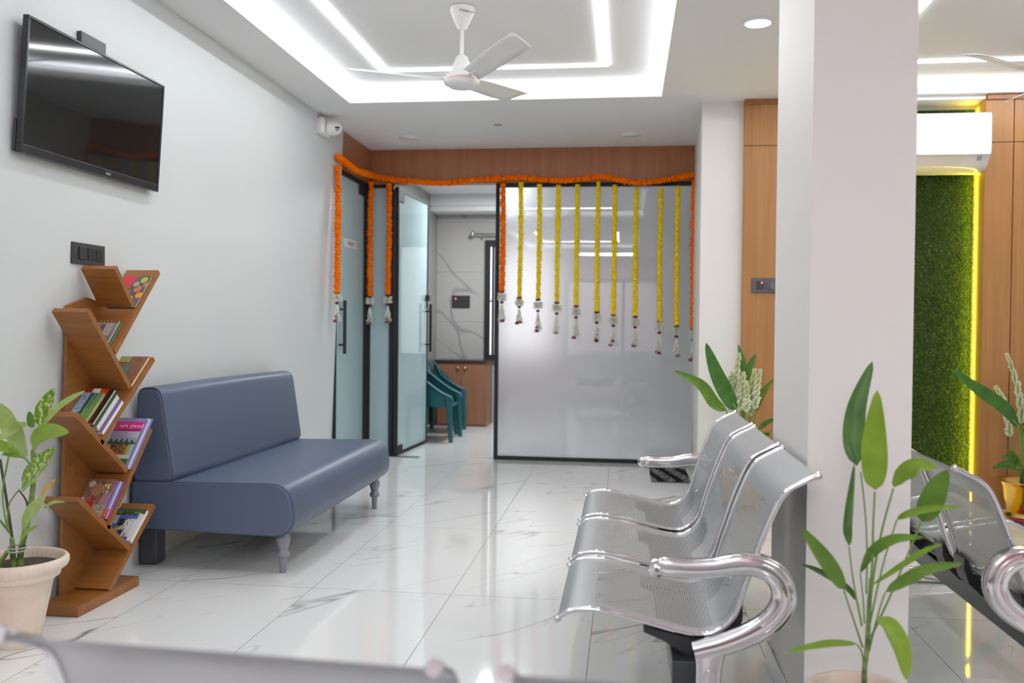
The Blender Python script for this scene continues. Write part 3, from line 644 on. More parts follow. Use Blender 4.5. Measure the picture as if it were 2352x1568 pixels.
# ================================================================ SOFA
Y0, Y1 = 3.80, 5.43
t = thing('sofa', 'blue-grey leatherette armless sofa against the left wall', 'sofa', (-1.85, 4.6, 0))
def rounded(poly, rad, n=6):
    out = []; k = len(poly)
    for i in range(k):
        p = Vector(poly[i]); a = Vector(poly[i - 1]) - p; b_ = Vector(poly[(i + 1) % k]) - p; r = rad[i] if isinstance(rad, list) else rad
        if r <= 0: out.append(tuple(p)); continue
        an = a.normalized().angle(b_.normalized()); tl = min(r / math.tan(an / 2), a.length * .48, b_.length * .48)
        s0, s1 = p + a.normalized() * tl, p + b_.normalized() * tl
        for j in range(n + 1):
            q = j / n; out.append(tuple((1 - q) ** 2 * s0 + 2 * q * (1 - q) * p + q * q * s1))
    return out
def cushion(name, poly, y0, y1, mt, edge=0.022, crown=0.012):
    # profile in x-z swept along y, ends pulled in for a padded look
    c_ = Vector((sum(p[0] for p in poly) / len(poly), sum(p[1] for p in poly) / len(poly)))
    m = MB(); n = len(poly); sec = []
    for q in range(5): a = q / 4 * math.pi / 2; sec.append((y0 + edge * (1 - math.sin(a)), edge * (1 - math.cos(a)) * 0 + edge * (1 - math.sin(a)) ** 1.0 * 0, math.cos(a)))
    rows = []
    for q in range(5):
        a = q / 4 * math.pi / 2; rows.append((y0 + edge * (1 - math.cos(a)), edge * (1 - math.sin(a))))
    for q in range(1, 8): rows.append((y0 + edge + (y1 - y0 - 2 * edge) * q / 8, -crown * math.sin(math.pi * q / 8)))
    for q in range(5):
        a = (4 - q) / 4 * math.pi / 2; rows.append((y1 - edge * (1 - math.cos(a)), edge * (1 - math.sin(a))))
    vs = []
    for y, ins in rows:
        for p in poly:
            d = Vector(p) - c_; s_ = max(0.0, 1 - ins / max(d.length, 0.05)); q = c_ + d * s_; vs.append((q.x, y, q.y))
    fs = [(j * n + k, j * n + (k + 1) % n, (j + 1) * n + (k + 1) % n, (j + 1) * n + k) for j in range(len(rows) - 1) for k in range(n)]
    m.add(vs, fs, 0, True); m.add(vs[:n], [tuple(range(n - 1, -1, -1))]); m.add(vs[-n:], [tuple(range(n))])
    o = obj(name, m, mt, t); return o
seatp = rounded([(-2.225, 0.402), (-1.465, 0.415), (-1.435, 0.175), (-2.225, 0.19)], [0.02, 0.11, 0.10, 0.02], 8)
cushion('seat', seatp, Y0, Y1, M['leatherette'], 0.02, 0.006)
backp = rounded([(-2.212, 0.39), (-2.192, 0.83), (-2.085, 0.835), (-2.02, 0.40)], [0.03, 0.04, 0.07, 0.04], 8)
cushion('backrest', backp, Y0 + 0.005, Y1, M['leatherette'], 0.02, 0.006)
def pipe(poly, y, lo=None): return [(p[0], y, p[1]) for p in poly]
for nm, poly, yy in (('seam_piping', seatp, Y0 + 0.006), ('seam_piping', backp, Y0 + 0.010)):
    c_ = Vector((sum(p[0] for p in poly) / len(poly), sum(p[1] for p in poly) / len(poly)))
    pts = [(c_.x + (p[0] - c_.x) * 0.985, yy, c_.y + (p[1] - c_.y) * 0.985) for p in poly]; pts.append(pts[0])
    m = MB(); m.tube(pts, 0.0032, 6); obj(nm, m, M['piping'], t)
legp = [(0.0135, 0.0), (0.0145, 0.004), (0.0175, 0.062), (0.0175, 0.07), (0.026, 0.074), (0.030, 0.082), (0.0305, 0.09), (0.026, 0.099), (0.021, 0.104), (0.024, 0.118), (0.0315, 0.142), (0.033, 0.156), (0.030, 0.168), (0.022, 0.176), (0.0225, 0.180), (0.029, 0.184), (0.030, 0.193), (0.028, 0.205)]
for x, y in ((-1.525, 3.865), (-1.515, 5.315)): obj('front_leg', MB().lathe(legp, (x, y, 0), 24), M['legpaint'], t)
for y in (3.93, 5.30): obj('back_leg', MB().box((-2.232, y - 0.045, 0), (-2.145, y + 0.045, 0.2)), mat('dark_leg_paint', (0.06, 0.062, 0.08), 0.4), t, bevel=0.012, bseg=3)
# ================================================================ BOOKSHELF
XB, XF = -2.212, -2.05
t = thing('bookshelf', 'brown wooden zigzag tree bookshelf beside the sofa', 'bookshelf', (-2.13, 3.4, 0))
shelf = t
def slab(m, p0, p1, th, x0, x1):
    a, b = Vector(p0), Vector(p1); d = (b - a).normalized(); n = Vector((-d.y, d.x)) * th / 2
    q = [a - n, b - n, b + n, a + n]; m.prism([(v.x, v.y) for v in q], 'x', x0, x1); return m
TH = 0.023
obj('base', MB().box((XB, 3.142, 0.0), (XF, 3.572, 0.042)), M['shelf'], t, bevel=0.002)
obj('back_panel', MB().prism([(3.262, 0.042), (3.30, 1.19), (3.43, 1.225), (3.56, 1.20), (3.56, 0.042)], 'x', XB, XB + 0.014), M['shelf'], t, bevel=0.001)
BD = {'A': ((3.388, 1.347), (3.517, 1.197)), 'B': ((3.728, 1.350), (3.392, 1.008)), 'C': ((3.203, 1.170), (3.499, 0.853)), 'D': ((3.688, 0.966), (3.298, 0.652)),
      'E': ((3.130, 0.775), (3.478, 0.508)), 'F': ((3.668, 0.660), (3.346, 0.303)), 'G': ((3.150, 0.449), (3.496, 0.180)), 'H': ((3.698, 0.318), (3.352, 0.042))}
for k, (p0, p1) in BD.items():
    if k in 'BDF': e_ = (Vector(p1) - Vector(p0)).normalized() * .009; p1 = (p1[0] + e_.x, p1[1] + e_.y)
    obj('shelf_board', slab(MB(), p0, p1, TH, XB + 0.014, XF), M['shelf'], t, bevel=0.0025)
# ---------------------------------------------------------------- books: slabs lying on the rising boards
def book(name, label, cat, board, s0, h, off, th, x0, x1, fn, group, edge=(0.72, 0.70, 0.64), pages=True, nx=60, ny=80, spine=None):
    up, lo = Vector(BD[board][0]), Vector(BD[board][1]); d = (up - lo).normalized(); n = Vector((-d.y, d.x))
    base = lo + n * (TH / 2 + 0.0012 + off)
    def P(s, q, x): v = base + d * s + n * q; return (x, v.x, v.y)
    c_ = P(s0 + h / 2, th / 2, (x0 + x1) / 2)
    t = thing(name, label, cat, c_, group)
    m = MB(); m.cc = {}; vs = []
    for j in range(ny + 1):
        for i in range(nx + 1): vs.append(P(s0 + h * j / ny, th, x0 + (x1 - x0) * i / nx))
    for j in range(ny):
        for i in range(nx): m.cc[len(m.cc)] = fn((i + .5) / nx, (j + .5) / ny)
    m.add(vs, [(j * (nx + 1) + i, j * (nx + 1) + i + 1, (j + 1) * (nx + 1) + i + 1, (j + 1) * (nx + 1) + i) for j in range(ny) for i in range(nx)])
    ct = min(0.0018, th * .3)
    obj('front_cover', m, M['cover'], t, solid=0.0006)
    m = MB(); m.hexa([P(s0 + .002, ct, x0 + .002), P(s0 + .002, ct, x1 - .0015), P(s0 + h - .002, ct, x1 - .0015), P(s0 + h - .002, ct, x0 + .002), P(s0 + .002, th - .0008, x0 + .002), P(s0 + .002, th - .0008, x1 - .0015), P(s0 + h - .002, th - .0008, x1 - .0015), P(s0 + h - .002, th - .0008, x0 + .002)])
    obj('pages', m, mat('page_edges', edge, 0.7), t)
    m = MB(); m.hexa([P(s0, 0, x0), P(s0, 0, x1), P(s0 + h, 0, x1), P(s0 + h, 0, x0), P(s0, ct, x0), P(s0, ct, x1), P(s0 + h, ct, x1), P(s0 + h, ct, x0)])
    obj('back_cover', m, mat('back_cover', spine or fn(.9, .5), 0.35), t)
    t['_o'] = 0; del t['_o']
    return t, P
hsh = lambda *a: (math.sin(sum(x * y for x, y in zip(a, (127.1, 311.7, 74.7)))) * 43758.5453) % 1.0
def lerp(a, b, f): return tuple(x + (y - x) * f for x, y in zip(a, b))
def ckitchen(u, v):
    if u < 0.52 - (1 - v) * 0.30 and v > 0.30: return (0.62, 0.02, 0.05)
    for cx, cy, r, c in ((.80, .88, .13, (.42, .48, .06)), (.96, .72, .11, (.42, .20, .14)), (.60, .74, .12, (.38, .34, .28)), (.74, .58, .15, (.55, .17, .08)), (.90, .38, .13, (.80, .33, .02)), (.62, .25, .15, (.30, .40, .14)), (.46, .48, .12, (.25, .12, .08)), (.35, .2, .14, (.5, .3, .1)), (.14, .12, .13, (.4, .1, .05))):
        e = math.hypot((u - cx) * 0.8, v - cy)
        if e < r * .78: return c
        if e < r: return (0.035, 0.03, 0.03)
    return (0.12, 0.10, 0.12)
book('magazine', 'cookery magazine with red corner and bowls of spices, in the topmost V of the bookshelf', 'magazine', 'B', 0.238, 0.19, 0.0, 0.006, -2.185, -2.058, ckitchen, 'reading matter on the bookshelf', spine=(0.3, 0.28, 0.26))
def cgrey(u, v):
    if v > .88: return (0.08, 0.16, 0.05) if (u * 7) % 1 < .55 else (0.55, .12, .04)
    if abs(u - .45) < .08 and .2 < v < .8: return (.13, .11, .11)
    if .55 < u < .85 and v > .3: return (.42, .38, .35)
    return lerp((.16, .13, .12), (.33, .29, .27), v)
book('book', 'thin book with green spine leaning at the back in the second V from the top', 'book', 'B', 0.020, 0.128, 0.0, 0.008, -2.19, -2.075, lambda u, v: (.06, .14, .05), 'reading matter on the bookshelf', edge=(.30, .32, .24))
book('book', 'grey-brown photo book lying on top in the second V from the top', 'book', 'B', 0.020, 0.125, 0.0095, 0.008, -2.19, -2.082, cgrey, 'reading matter on the bookshelf')
def cbrown(u, v):
    if u < .55 and .04 < v < .72 - abs(u - .42) * .8: return lerp((.05, .15, .16), (.12, .27, .28), u)
    if u < .42 and v > .8: return (.42, .38, .12)
    if .62 < u < .82 and .82 < v < .92 and hsh(int(u * 40), int(v * 30)) > .5: return (.06, .03, .02)
    return lerp((.20, .085, .04), (.27, .12, .055), hsh(int(u * 9), int(v * 9)) * .5 + v * .4)
book('book', 'tan hardback with a teal picture in the third V from the top', 'book', 'D', 0.30, 0.185, 0.0, 0.014, -2.185, -2.058, cbrown, 'reading matter on the bookshelf', edge=(.75, .58, .36), spine=(.24, .11, .05))
# lower pile: on board D, under board C
book('book', 'purple-backed white book lowest of the pile under the long middle board', 'book', 'D', 0.025, 0.185, 0.0, 0.016, -2.19, -2.052, lambda u, v: (.16, .10, .25), 'reading matter on the bookshelf', edge=(.80, .80, .84), spine=(.75, .75, .80))
book('book', 'thick white book with a green foot, second lowest of that slanted pile', 'book', 'D', 0.028, 0.19, 0.0175, 0.024, -2.19, -2.068, lambda u, v: (.04, .14, .08), 'reading matter on the bookshelf', edge=(.76, .75, .72), spine=(.7, .7, .68))
def csun(u, v):
    if u > .80: return (.022, .012, .015)
    g = math.hypot((u - .60), (v - .42) * .8)
    c = lerp((1.0, .72, .10), (.55, .03, .01), min(1, g * 2.4))
    if .55 < u < .72 and .05 < v < .45 and hsh(int(u * 18), int(v * 12)) > .62: return (.02, .01, .01)
    if v > .74 and .22 < u < .50 and hsh(int(u * 20), int(v * 3)) > .35: return (.85, .83, .8)
    return lerp(c, (.16, .015, .01), max(0, .35 - u) * 2)
book('book', 'red and black book with a sunset cover, upper of the slanted pile by the plant', 'book', 'D', 0.030, 0.20, 0.043, 0.014, -2.196, -2.078, csun, 'reading matter on the bookshelf', edge=(.55, .50, .36), spine=(.02, .012, .015))
def cgreen(u, v):
    if u < .38: return lerp((.10, .22, .42), (.75, .80, .85), hsh(int(u * 34), int(v * 40)) ** 2)
    if u < .55: return (.02, .11, .06)
    if u < .60: return (.20, .46, .08)
    if u < .72 and v > .45: return (.07, .14, .30)
    return lerp((.07, .19, .04), (.22, .36, .10), hsh(int(u * 50), int(v * 50)))
book('book', 'small green and blue book topmost of the slanted pile by the plant', 'book', 'D', 0.030, 0.165, 0.0585, 0.008, -2.196, -2.105, cgreen, 'reading matter on the bookshelf', edge=(.78, .78, .72))
def ctemple(u, v):
    if v > .93: return (.30, .26, .52)
    if v > .76:
        return (.75, .02, .25)
    if v > .73: return (.30, .02, .10)
    if v > .60: return lerp((.36, .30, .50), (.50, .46, .62), u)
    if v > .45: return (.03, .10, .06) if v < .50 + .10 * max(0, 1 - abs((u * 5.3) % 1 - .5) * 2.6) * (.6 + .4 * hsh(int(u * 5.3), 3)) else (.34, .36, .46)
    if v > .24 and .15 < u < .78: return (.36, .15, .05) if hsh(int(u * 26), int(v * 26)) > .35 else (.05, .03, .03)
    if v > .24: return (.28, .40, .10) if u >= .78 and u < .88 else (.40, .46, .46)
    if u < .42 and v < .2: return (.55, .04, .03)
    if v < .16: return (.04, .16, .04) if u > .6 else (.30, .40, .06)
    return (.52, .56, .54)
for k, (lab, c_, e_) in enumerate((('magazine with blue and orange edges, bottom of the stack under the temple magazine', (.12, .20, .55), (.70, .45, .42)), ('white-edged magazine in the middle of the tilted magazine stack', (.75, .75, .78), (.76, .76, .80)), ('magazine with purple edge just under the temple magazine', (.25, .20, .5), (.66, .64, .76)))):
    book('magazine', lab, 'magazine', 'F', 0.256 + .003 * (2 - k), 0.250 + .006 * (2 - k), 0.0075 * k, 0.006, -2.195 + .004 * k, -2.052 - .005 * k, (lambda c__: lambda u, v: c__)(c_), 'reading matter on the bookshelf', edge=e_, nx=4, ny=4, spine=c_)
tm, PT = book('magazine', 'magazine with pink title band and temple picture on the tilted stack', 'magazine', 'F', 0.256, 0.250, 0.0226, 0.006, -2.195, -2.068, ctemple, 'reading matter on the bookshelf', nx=80, ny=110, edge=(.72, .66, .74))
def tilted_text(body, size, mt, t, P, s, x, q):
    d = Vector(P(s + .01, q, x)) - Vector(P(s, q, x)); text('title', body, size, mt, t, P(s, q, x), (1, 0, 0), d, 0.0003)
M['titlew'] = mat('pale_title_ink', (.80, .72, .78), .5); M['titley'] = mat('yellow_title_ink', (.75, .68, .2), .5)
tilted_text('\u0AAC\u0ABE\u0AB3 \u0A97\u0AC1\u0A9C\u0AB0\u0ABE\u0AA4\u0AC0', 0.022, M['titlew'], tm, PT, 0.463, -2.117, 0.0068)
def cdevi(u, v):
    if math.hypot((u - .20) * .8, v - .86) < .09: return (.62, .55, .50)
    if math.hypot((u - .08) * .8, v - .42) < .07 or math.hypot((u - .05) * .8, v - .28) < .06: return (.55, .50, .48)
    if .28 < u < .72 and v < .5 and abs(u - .42) < .05 + (.5 - v) * .35 and v > .2: return (.42, .03, .03)
    e = math.hypot((u - .46) * .9, v - .70)
    if e < .10: return (.45, .18, .08)
    if e < .17: return (.34, .24, .10)
    if e < .30 and hsh(int(u * 22), int(v * 22)) > .5: return (.16, .10, .06)
    if .62 < u < .88 and .62 < v < .88 and hsh(int(u * 30), int(v * 26)) > .42: return (.70, .62, .2) if v > .75 else (.62, .60, .58)
    if v < .3: return lerp((.20, .20, .12), (.55, .48, .34), hsh(int(u * 26), int(v * 30)))
    if u > .72 and v < .62: return (.38, .22, .26)
    return lerp((.25, .09, .07), (.36, .20, .13), hsh(int(u * 16), int(v * 16)))
for k, (lab, c_, e_) in enumerate((('purple magazine with red and yellow foot, bottom of the ornate figure magazine stack', (.20, .10, .45), (.24, .14, .50)), ('white-edged magazine in the middle of the lowest stack', (.6, .6, .62), (.66, .66, .70)), ('violet-edged magazine just under the ornate figure magazine', (.2, .14, .4), (.45, .45, .55)))):
    book('magazine', lab, 'magazine', 'F', 0.022, 0.17 + .003 * (2 - k), 0.0078 * k, 0.0065, -2.195, -2.056 - .006 * k, (lambda c__: lambda u, v: ((.6, .06, .05) if v < .2 else c__))(c_), 'reading matter on the bookshelf', edge=e_, nx=3, ny=8, spine=c_)
dm, PD = book('magazine', 'magazine with an ornate many-armed figure on top of the lowest stack', 'magazine', 'F', 0.022, 0.172, 0.0236, 0.006, -2.197, -2.076, cdevi, 'reading matter on the bookshelf', nx=80, ny=90, edge=(.25, .18, .5))
def chouse(u, v):
    if v > .86: return (.02, .04, .02) if hsh(int(u * 12), int(v * 14)) > .3 else (.10, .18, .08)
    if u < .30: return (.42, .45, .52) if v > .55 else (.08, .13, .38)
    if u < .36 or v > .74 or v < .10: return (.07, .12, .42)
    if u < .58 and v > .48: return (.02, .02, .02)
    if u < .52 and v < .48: return lerp((.12, .16, .04), (.5, .5, .12), hsh(int(u * 22), int(v * 20)))
    if u < .7 and .12 < v < .40 and hsh(int(u * 9), int(v * 9)) > .4: return (.03, .03, .12)
    if u > .86: return (.75, .75, .74) if int(u * 60) % 2 else (.45, .45, .47)
    return (.70, .68, .64) if hsh(int(u * 18), int(v * 16)) > .22 else (.28, .26, .26)
book('book', 'thick white paperback lying under the white house book in the lowest V', 'book', 'H', 0.225, 0.172, 0.0, 0.018, -2.19, -2.054, lambda u, v: (.05, .08, .04) if v > .84 else (.66, .65, .62), 'reading matter on the bookshelf', edge=(.82, .80, .75), spine=(.72, .70, .66))
book('book', 'book with a white house on a blue cover, in the lowest V of the bookshelf', 'book', 'H', 0.225, 0.148, 0.0195, 0.007, -2.19, -2.070, chouse, 'reading matter on the bookshelf', nx=70, ny=80, edge=(.80, .80, .80))
# ================================================================ STEEL BENCHES
PROF = [(-0.164, .379), (-0.152, .389), (-0.132, .400), (-0.100, .407), (-0.066, .407), (-0.031, .402), (.025, .390), (.079, .378), (.13, .366), (.177, .358), (.206, .358), (.231, .365), (.257, .383), (.278, .408), (.290, .440), (.300, .474), (.320, .535), (.339, .592), (.362, .651), (.381, .694), (.395, .716), (.413, .733), (.443, .749), (.476, .764)]
ARM = [(.082, .532), (.10, .536), (.16, .534), (.22, .538), (.27, .548), (.31, .551), (.345, .543), (.373, .522), (.388, .49), (.386, .457), (.368, .425), (.337, .397), (.295, .372), (.245, .350), (.20, .335), (.178, .328)]
def bench(lab, loc, rotz, spans, group=None, holes=True):
    t = thing('waiting_bench', lab, 'bench', loc, 'perforated steel waiting benches', rotz)
    prof = [(p.x, p.y) for p in smooth_path([(a, b, 0) for a, b in PROF], 70)]
    arc = [0]
    for i in range(1, len(prof)): arc.append(arc[-1] + math.hypot(prof[i][0] - prof[i - 1][0], prof[i][1] - prof[i - 1][1]))
    ya, yb = spans[0][0], spans[-1][1]
    for y0, y1 in spans:
        m = MB(); vs = []; m.uv = {}
        for i, (x, z) in enumerate(prof):
            for q in range(5):
                y = y0 + (y1 - y0) * q / 4; m.uv[len(vs)] = ((y - y0), arc[i]); vs.append((x, y, z))
        m.add(vs, [(i * 5 + q, i * 5 + q + 1, i * 5 + q + 6, i * 5 + q + 5) for i in range(len(prof) - 1) for q in range(4)], 0, True)
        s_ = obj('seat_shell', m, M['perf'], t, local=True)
        for y in (y0, y1):
            m = MB(); m.tube([(x, y, z) for x, z in prof], 0.0072, 10)
            for e in (0, -1): m.lathe([(.0095, -.006), (.0105, 0), (.0095, .006)], (prof[e][0], y, prof[e][1]), 10, axis=(1, 0, .6))
            obj('edge_rail', m, M['chrome'], s_, local=True)
        br = [(.055, .366), (.12, .352), (.18, .342), (.215, .343), (.245, .356), (.275, .388), (.290, .425), (.300, .43), (.300, .395), (.285, .352), (.25, .318), (.215, .300), (.185, .296), (.160, .300), (.11, .33), (.055, .352)]
        m = MB(); m.prism(br, 'y', y0 + 0.012, y0 + 0.10); m.prism(br, 'y', y1 - 0.10, y1 - 0.012); m.prism([(.09, .352), (.18, .34), (.24, .345), (.24, .328), (.18, .318), (.09, .335)], 'y', y0 + .10, y1 - .10)
        obj('seat_bracket', m, M['black'], t, local=True, bevel=0.004)
    m = MB(); m.box((.125, ya - 0.03, .235), (.215, yb + 0.03, .298)); obj('beam', m, M['beam'], t, local=True, bevel=0.004)
    for y in (ya - 0.045, yb + 0.045):
        pth = smooth_path([(x, y, z) for x, z in ARM], 60)
        rr = [.012 + .012 * min(1, i / 4) + .006 * math.sin(math.pi * min(1, max(0, (i - 12) / 40))) for i in range(60)]
        m = MB(); m.tube(pth, rr, 16, ry=[.017 + .004 * min(1, i / 5) for i in range(60)], upn=(0, 1, 0))
        m.lathe([(.006, -.022), (.02, -.016), (.024, 0), (.02, .016), (.006, .022)], (.084, y, .532), 14, axis=(0, 1, 0))
        a_ = obj('armrest', m, M['cast'], t, local=True)
        m = MB()  # two raised ribs along the flank of the casting
        for s_ in (-1, 1):
            for dn in (-.009, .009):
                pts = []
                for i in range(22, 44):
                    T = (pth[i + 1] - pth[i - 1]).normalized(); Nn = Vector((T.z, 0, -T.x)); pts.append(pth[i] + Nn * dn + Vector((0, s_ * .0205, 0)))
                m.tube(pts, .0035, 6)
        obj('rib', m, M['cast'], a_, local=True)
        m = MB(); m.tube([(.215, y, .345), (.213, y, .30), (.21, y, .2), (.21, y, .06)], [.042, .033, .03, .028], 16, ry=.02, upn=(0, 1, 0))
        m.tube(smooth_path([(-.12, y, .022), (-.02, y, .035), (.12, y, .06), (.21, y, .075), (.30, y, .06), (.40, y, .035), (.47, y, .022)], 24), .02, 12, ry=.02, upn=(0, 1, 0))
        leg = obj('leg', m, M['cast'], t, local=True)
        m = MB()
        m.tube(smooth_path([(.198, y - .021, .16), (.198, y - .021, .26), (.203, y - .021, .285), (.211, y - .021, .292), (.219, y - .021, .285), (.224, y - .021, .26), (.224, y - .021, .16)], 20), .003, 6); obj('rib', m, M['cast'], leg, local=True)
        m = MB()
        for xx in (-.105, .455): m.lathe([(.016, 0.0), (.018, .004), (.016, .012)], (xx, y, 0), 14)
        obj('foot_pad', m, M['black'], leg, local=True)
    return t
SP = [(2.265, 2.775), (2.85, 3.36), (3.435, 3.945)]
bench('three-seat perforated steel bench left of the square column, side on', (0, 0, 0), 0, SP)
SPL = [(0.0, 0.51), (0.585, 1.095), (1.17, 1.68)]
# the second bench stands back to back with the first, beyond the column
bench('perforated steel bench right of the square column, seen from behind', (1.336, 2.46 + 1.68, 0), math.pi, SPL)
bench('blurred steel bench across the foreground, its back to the viewer', (-0.68, 1.406, 0), -math.pi / 2 - 0.045, SPL)
# ================================================================ POTTED PLANTS
def grow(t, items, mats, petiole=M['stem'], face=(0, -1, .35)):
    k = 0
    for kind, pts, w in items:
        m = MB()
        if kind in ('leaf', 'yellow'):
            f = Vector(face) + Vector((random.uniform(-.5, .5), 0, random.uniform(-.3, .3)))
            m.leaf(pts, w, f, 0.28, wave=0.03); obj('leaf', m, mats[k % len(mats)] if kind == 'leaf' else M['leafy'], t); k += 1
        else:
            P = smooth_path(pts, 14); r0, r1 = (w, w * .7) if kind != 'stem' else (w * .8, w)
            m.tube(P, [r0 + (r1 - r0) * i / 13 for i in range(14)], 8)
            obj({'stem': 'leaf_stalk', 'trunk': 'cane', 'dark': 'cane', 'brown': 'dried_leaf'}[kind], m, {'stem': petiole, 'trunk': M['trunkg'], 'dark': M['trunkb'], 'brown': M['brownleaf']}[kind], t)
def pot(t, c, prof, ribs, rimr, rimz, mt):
    m = MB(); seg = 324 if ribs else 48; vs = []
    for r, z in prof:
        for k in range(seg):
            a = 2 * math.pi * k / seg; rr = r
            if ribs and 0.03 < z < rimz - 0.06: rr = r * (1 + 0.012 * math.cos(a * 18) - 0.006 * (abs(math.cos(a * 9)) < .12))
            if ribs and abs(z - rimz) < 0.022: rr = r * (1 + 0.014 * (abs(math.sin(a * 27)) ** .5 - .5))
            vs.append((c[0] + rr * math.cos(a), c[1] + rr * math.sin(a), c[2] + z))
    n = len(prof)
    m.add(vs, [(j * seg + k, j * seg + (k + 1) % seg, (j + 1) * seg + (k + 1) % seg, (j + 1) * seg + k) for j in range(n - 1) for k in range(seg)], 0, True)
    m.add(vs[:seg], [tuple(range(seg - 1, -1, -1))])
    return obj('pot', m, mt, t)
t = thing('potted_plant', 'spotted dumb cane plant in a cream ribbed pot by the bookshelf', 'plant', (-2.08, 2.85, 0))
pc = (-2.08, 2.85, 0)
pot(t, pc, [(0.062, 0), (0.066, 0.004), (0.075, 0.05), (0.098, 0.17), (0.110, 0.228), (0.118, 0.232), (0.122, 0.244), (0.136, 0.258), (0.153, 0.272), (0.158, 0.284), (0.157, 0.296), (0.152, 0.304), (0.146, 0.306), (0.141, 0.302), (0.138, 0.285), (0.130, 0.24)], True, .155, .282, M['pot'])
obj('soil', MB().lathe([(0.001, 0.278), (0.06, 0.277), (0.1365, 0.27), (0.13, 0.25)], pc, 40, cap=False), M['soil'], t)
DSH = Vector((0.045, 0, 0.035))
CANE =[
('leaf',[(0.549, 2.2, 0.801), (0.543, 2.213, 0.855), (0.554, 2.227, 0.94), (0.591, 2.24, 1.048)],0.0265),
('leaf',[(0.564, 2.1, 0.762), (0.559, 2.087, 0.814), (0.555, 2.073, 0.892), (0.555, 2.06, 0.99)],0.0298),
('leaf',[(0.517, 2.13, 0.626), (0.521, 2.165, 0.67), (0.543, 2.2, 0.806)],0.0119),
('leaf',[(0.49, 2.05, 0.546), (0.44, 2.0, 0.619), (0.375, 1.95, 0.703)],0.0191),
('leaf',[(0.556, 2.2, 0.477), (0.539, 2.233, 0.501), (0.483, 2.267, 0.528), (0.446, 2.3, 0.536)],0.0086),
('leaf',[(0.605, 2.1, 0.77), (0.615, 2.067, 0.807), (0.636, 2.033, 0.829), (0.665, 2.0, 0.828)],0.0215),
('leaf',[(0.65, 2.05, 0.704), (0.654, 2.017, 0.744), (0.66, 1.983, 0.792), (0.669, 1.95, 0.834)],0.0268),
('leaf',[(0.607, 2.08, 0.701), (0.618, 2.04, 0.722), (0.649, 2.0, 0.742), (0.703, 1.96, 0.757)],0.0087),
('leaf',[(0.548, 2.15, 0.559), (0.563, 2.117, 0.616), (0.6, 2.083, 0.655), (0.657, 2.05, 0.67)],0.014),
('leaf',[(0.565, 2.12, 0.539), (0.624, 2.087, 0.599), (0.659, 2.053, 0.639), (0.684, 2.02, 0.664)],0.0074),
('leaf',[(0.585, 2.08, 0.537), (0.618, 2.033, 0.581), (0.647, 1.987, 0.616), (0.698, 1.94, 0.642)],0.0149),
('leaf',[(0.565, 2.06, 0.489), (0.581, 2.013, 0.474), (0.587, 1.967, 0.44), (0.583, 1.92, 0.401)],0.0257),
('leaf',[(0.526, 2.08, 0.417), (0.464, 2.037, 0.431), (0.405, 1.993, 0.436), (0.345, 1.95, 0.434)],0.0091),
('stem',[(0.558, 2.2, 0.786), (0.565, 2.183, 0.698), (0.567, 2.167, 0.602), (0.562, 2.15, 0.511)],0.0023),
('stem',[(0.564, 2.1, 0.758), (0.564, 2.11, 0.669), (0.567, 2.12, 0.603), (0.564, 2.13, 0.502)],0.0028),
('stem',[(0.517, 2.13, 0.624), (0.528, 2.13, 0.545), (0.548, 2.13, 0.442)],0.0023),
('stem',[(0.491, 2.06, 0.541), (0.521, 2.095, 0.467), (0.551, 2.13, 0.393)],0.0023),
('stem',[(0.556, 2.2, 0.477), (0.551, 2.14, 0.439)],0.0023),
('stem',[(0.604, 2.1, 0.767), (0.586, 2.11, 0.68), (0.574, 2.12, 0.594), (0.566, 2.13, 0.503)],0.0028),
('stem',[(0.649, 2.05, 0.702), (0.617, 2.077, 0.588), (0.594, 2.103, 0.502), (0.57, 2.13, 0.419)],0.0027),
('stem',[(0.607, 2.08, 0.7), (0.59, 2.097, 0.62), (0.578, 2.113, 0.542), (0.567, 2.13, 0.453)],0.0023),
('stem',[(0.548, 2.15, 0.558), (0.553, 2.14, 0.499), (0.554, 2.13, 0.448)],0.002),
('stem',[(0.584, 2.08, 0.535), (0.579, 2.105, 0.486), (0.568, 2.13, 0.404)],0.002),
('stem',[(0.565, 2.06, 0.488), (0.565, 2.095, 0.44), (0.565, 2.13, 0.384)],0.0025),
('stem',[(0.526, 2.08, 0.415), (0.542, 2.105, 0.392), (0.554, 2.13, 0.354)],0.002),
('trunk',[(0.556, 2.13, 0.295), (0.556, 2.13, 0.344), (0.561, 2.13, 0.394), (0.564, 2.13, 0.493), (0.567, 2.13, 0.552)],0.0066),
]
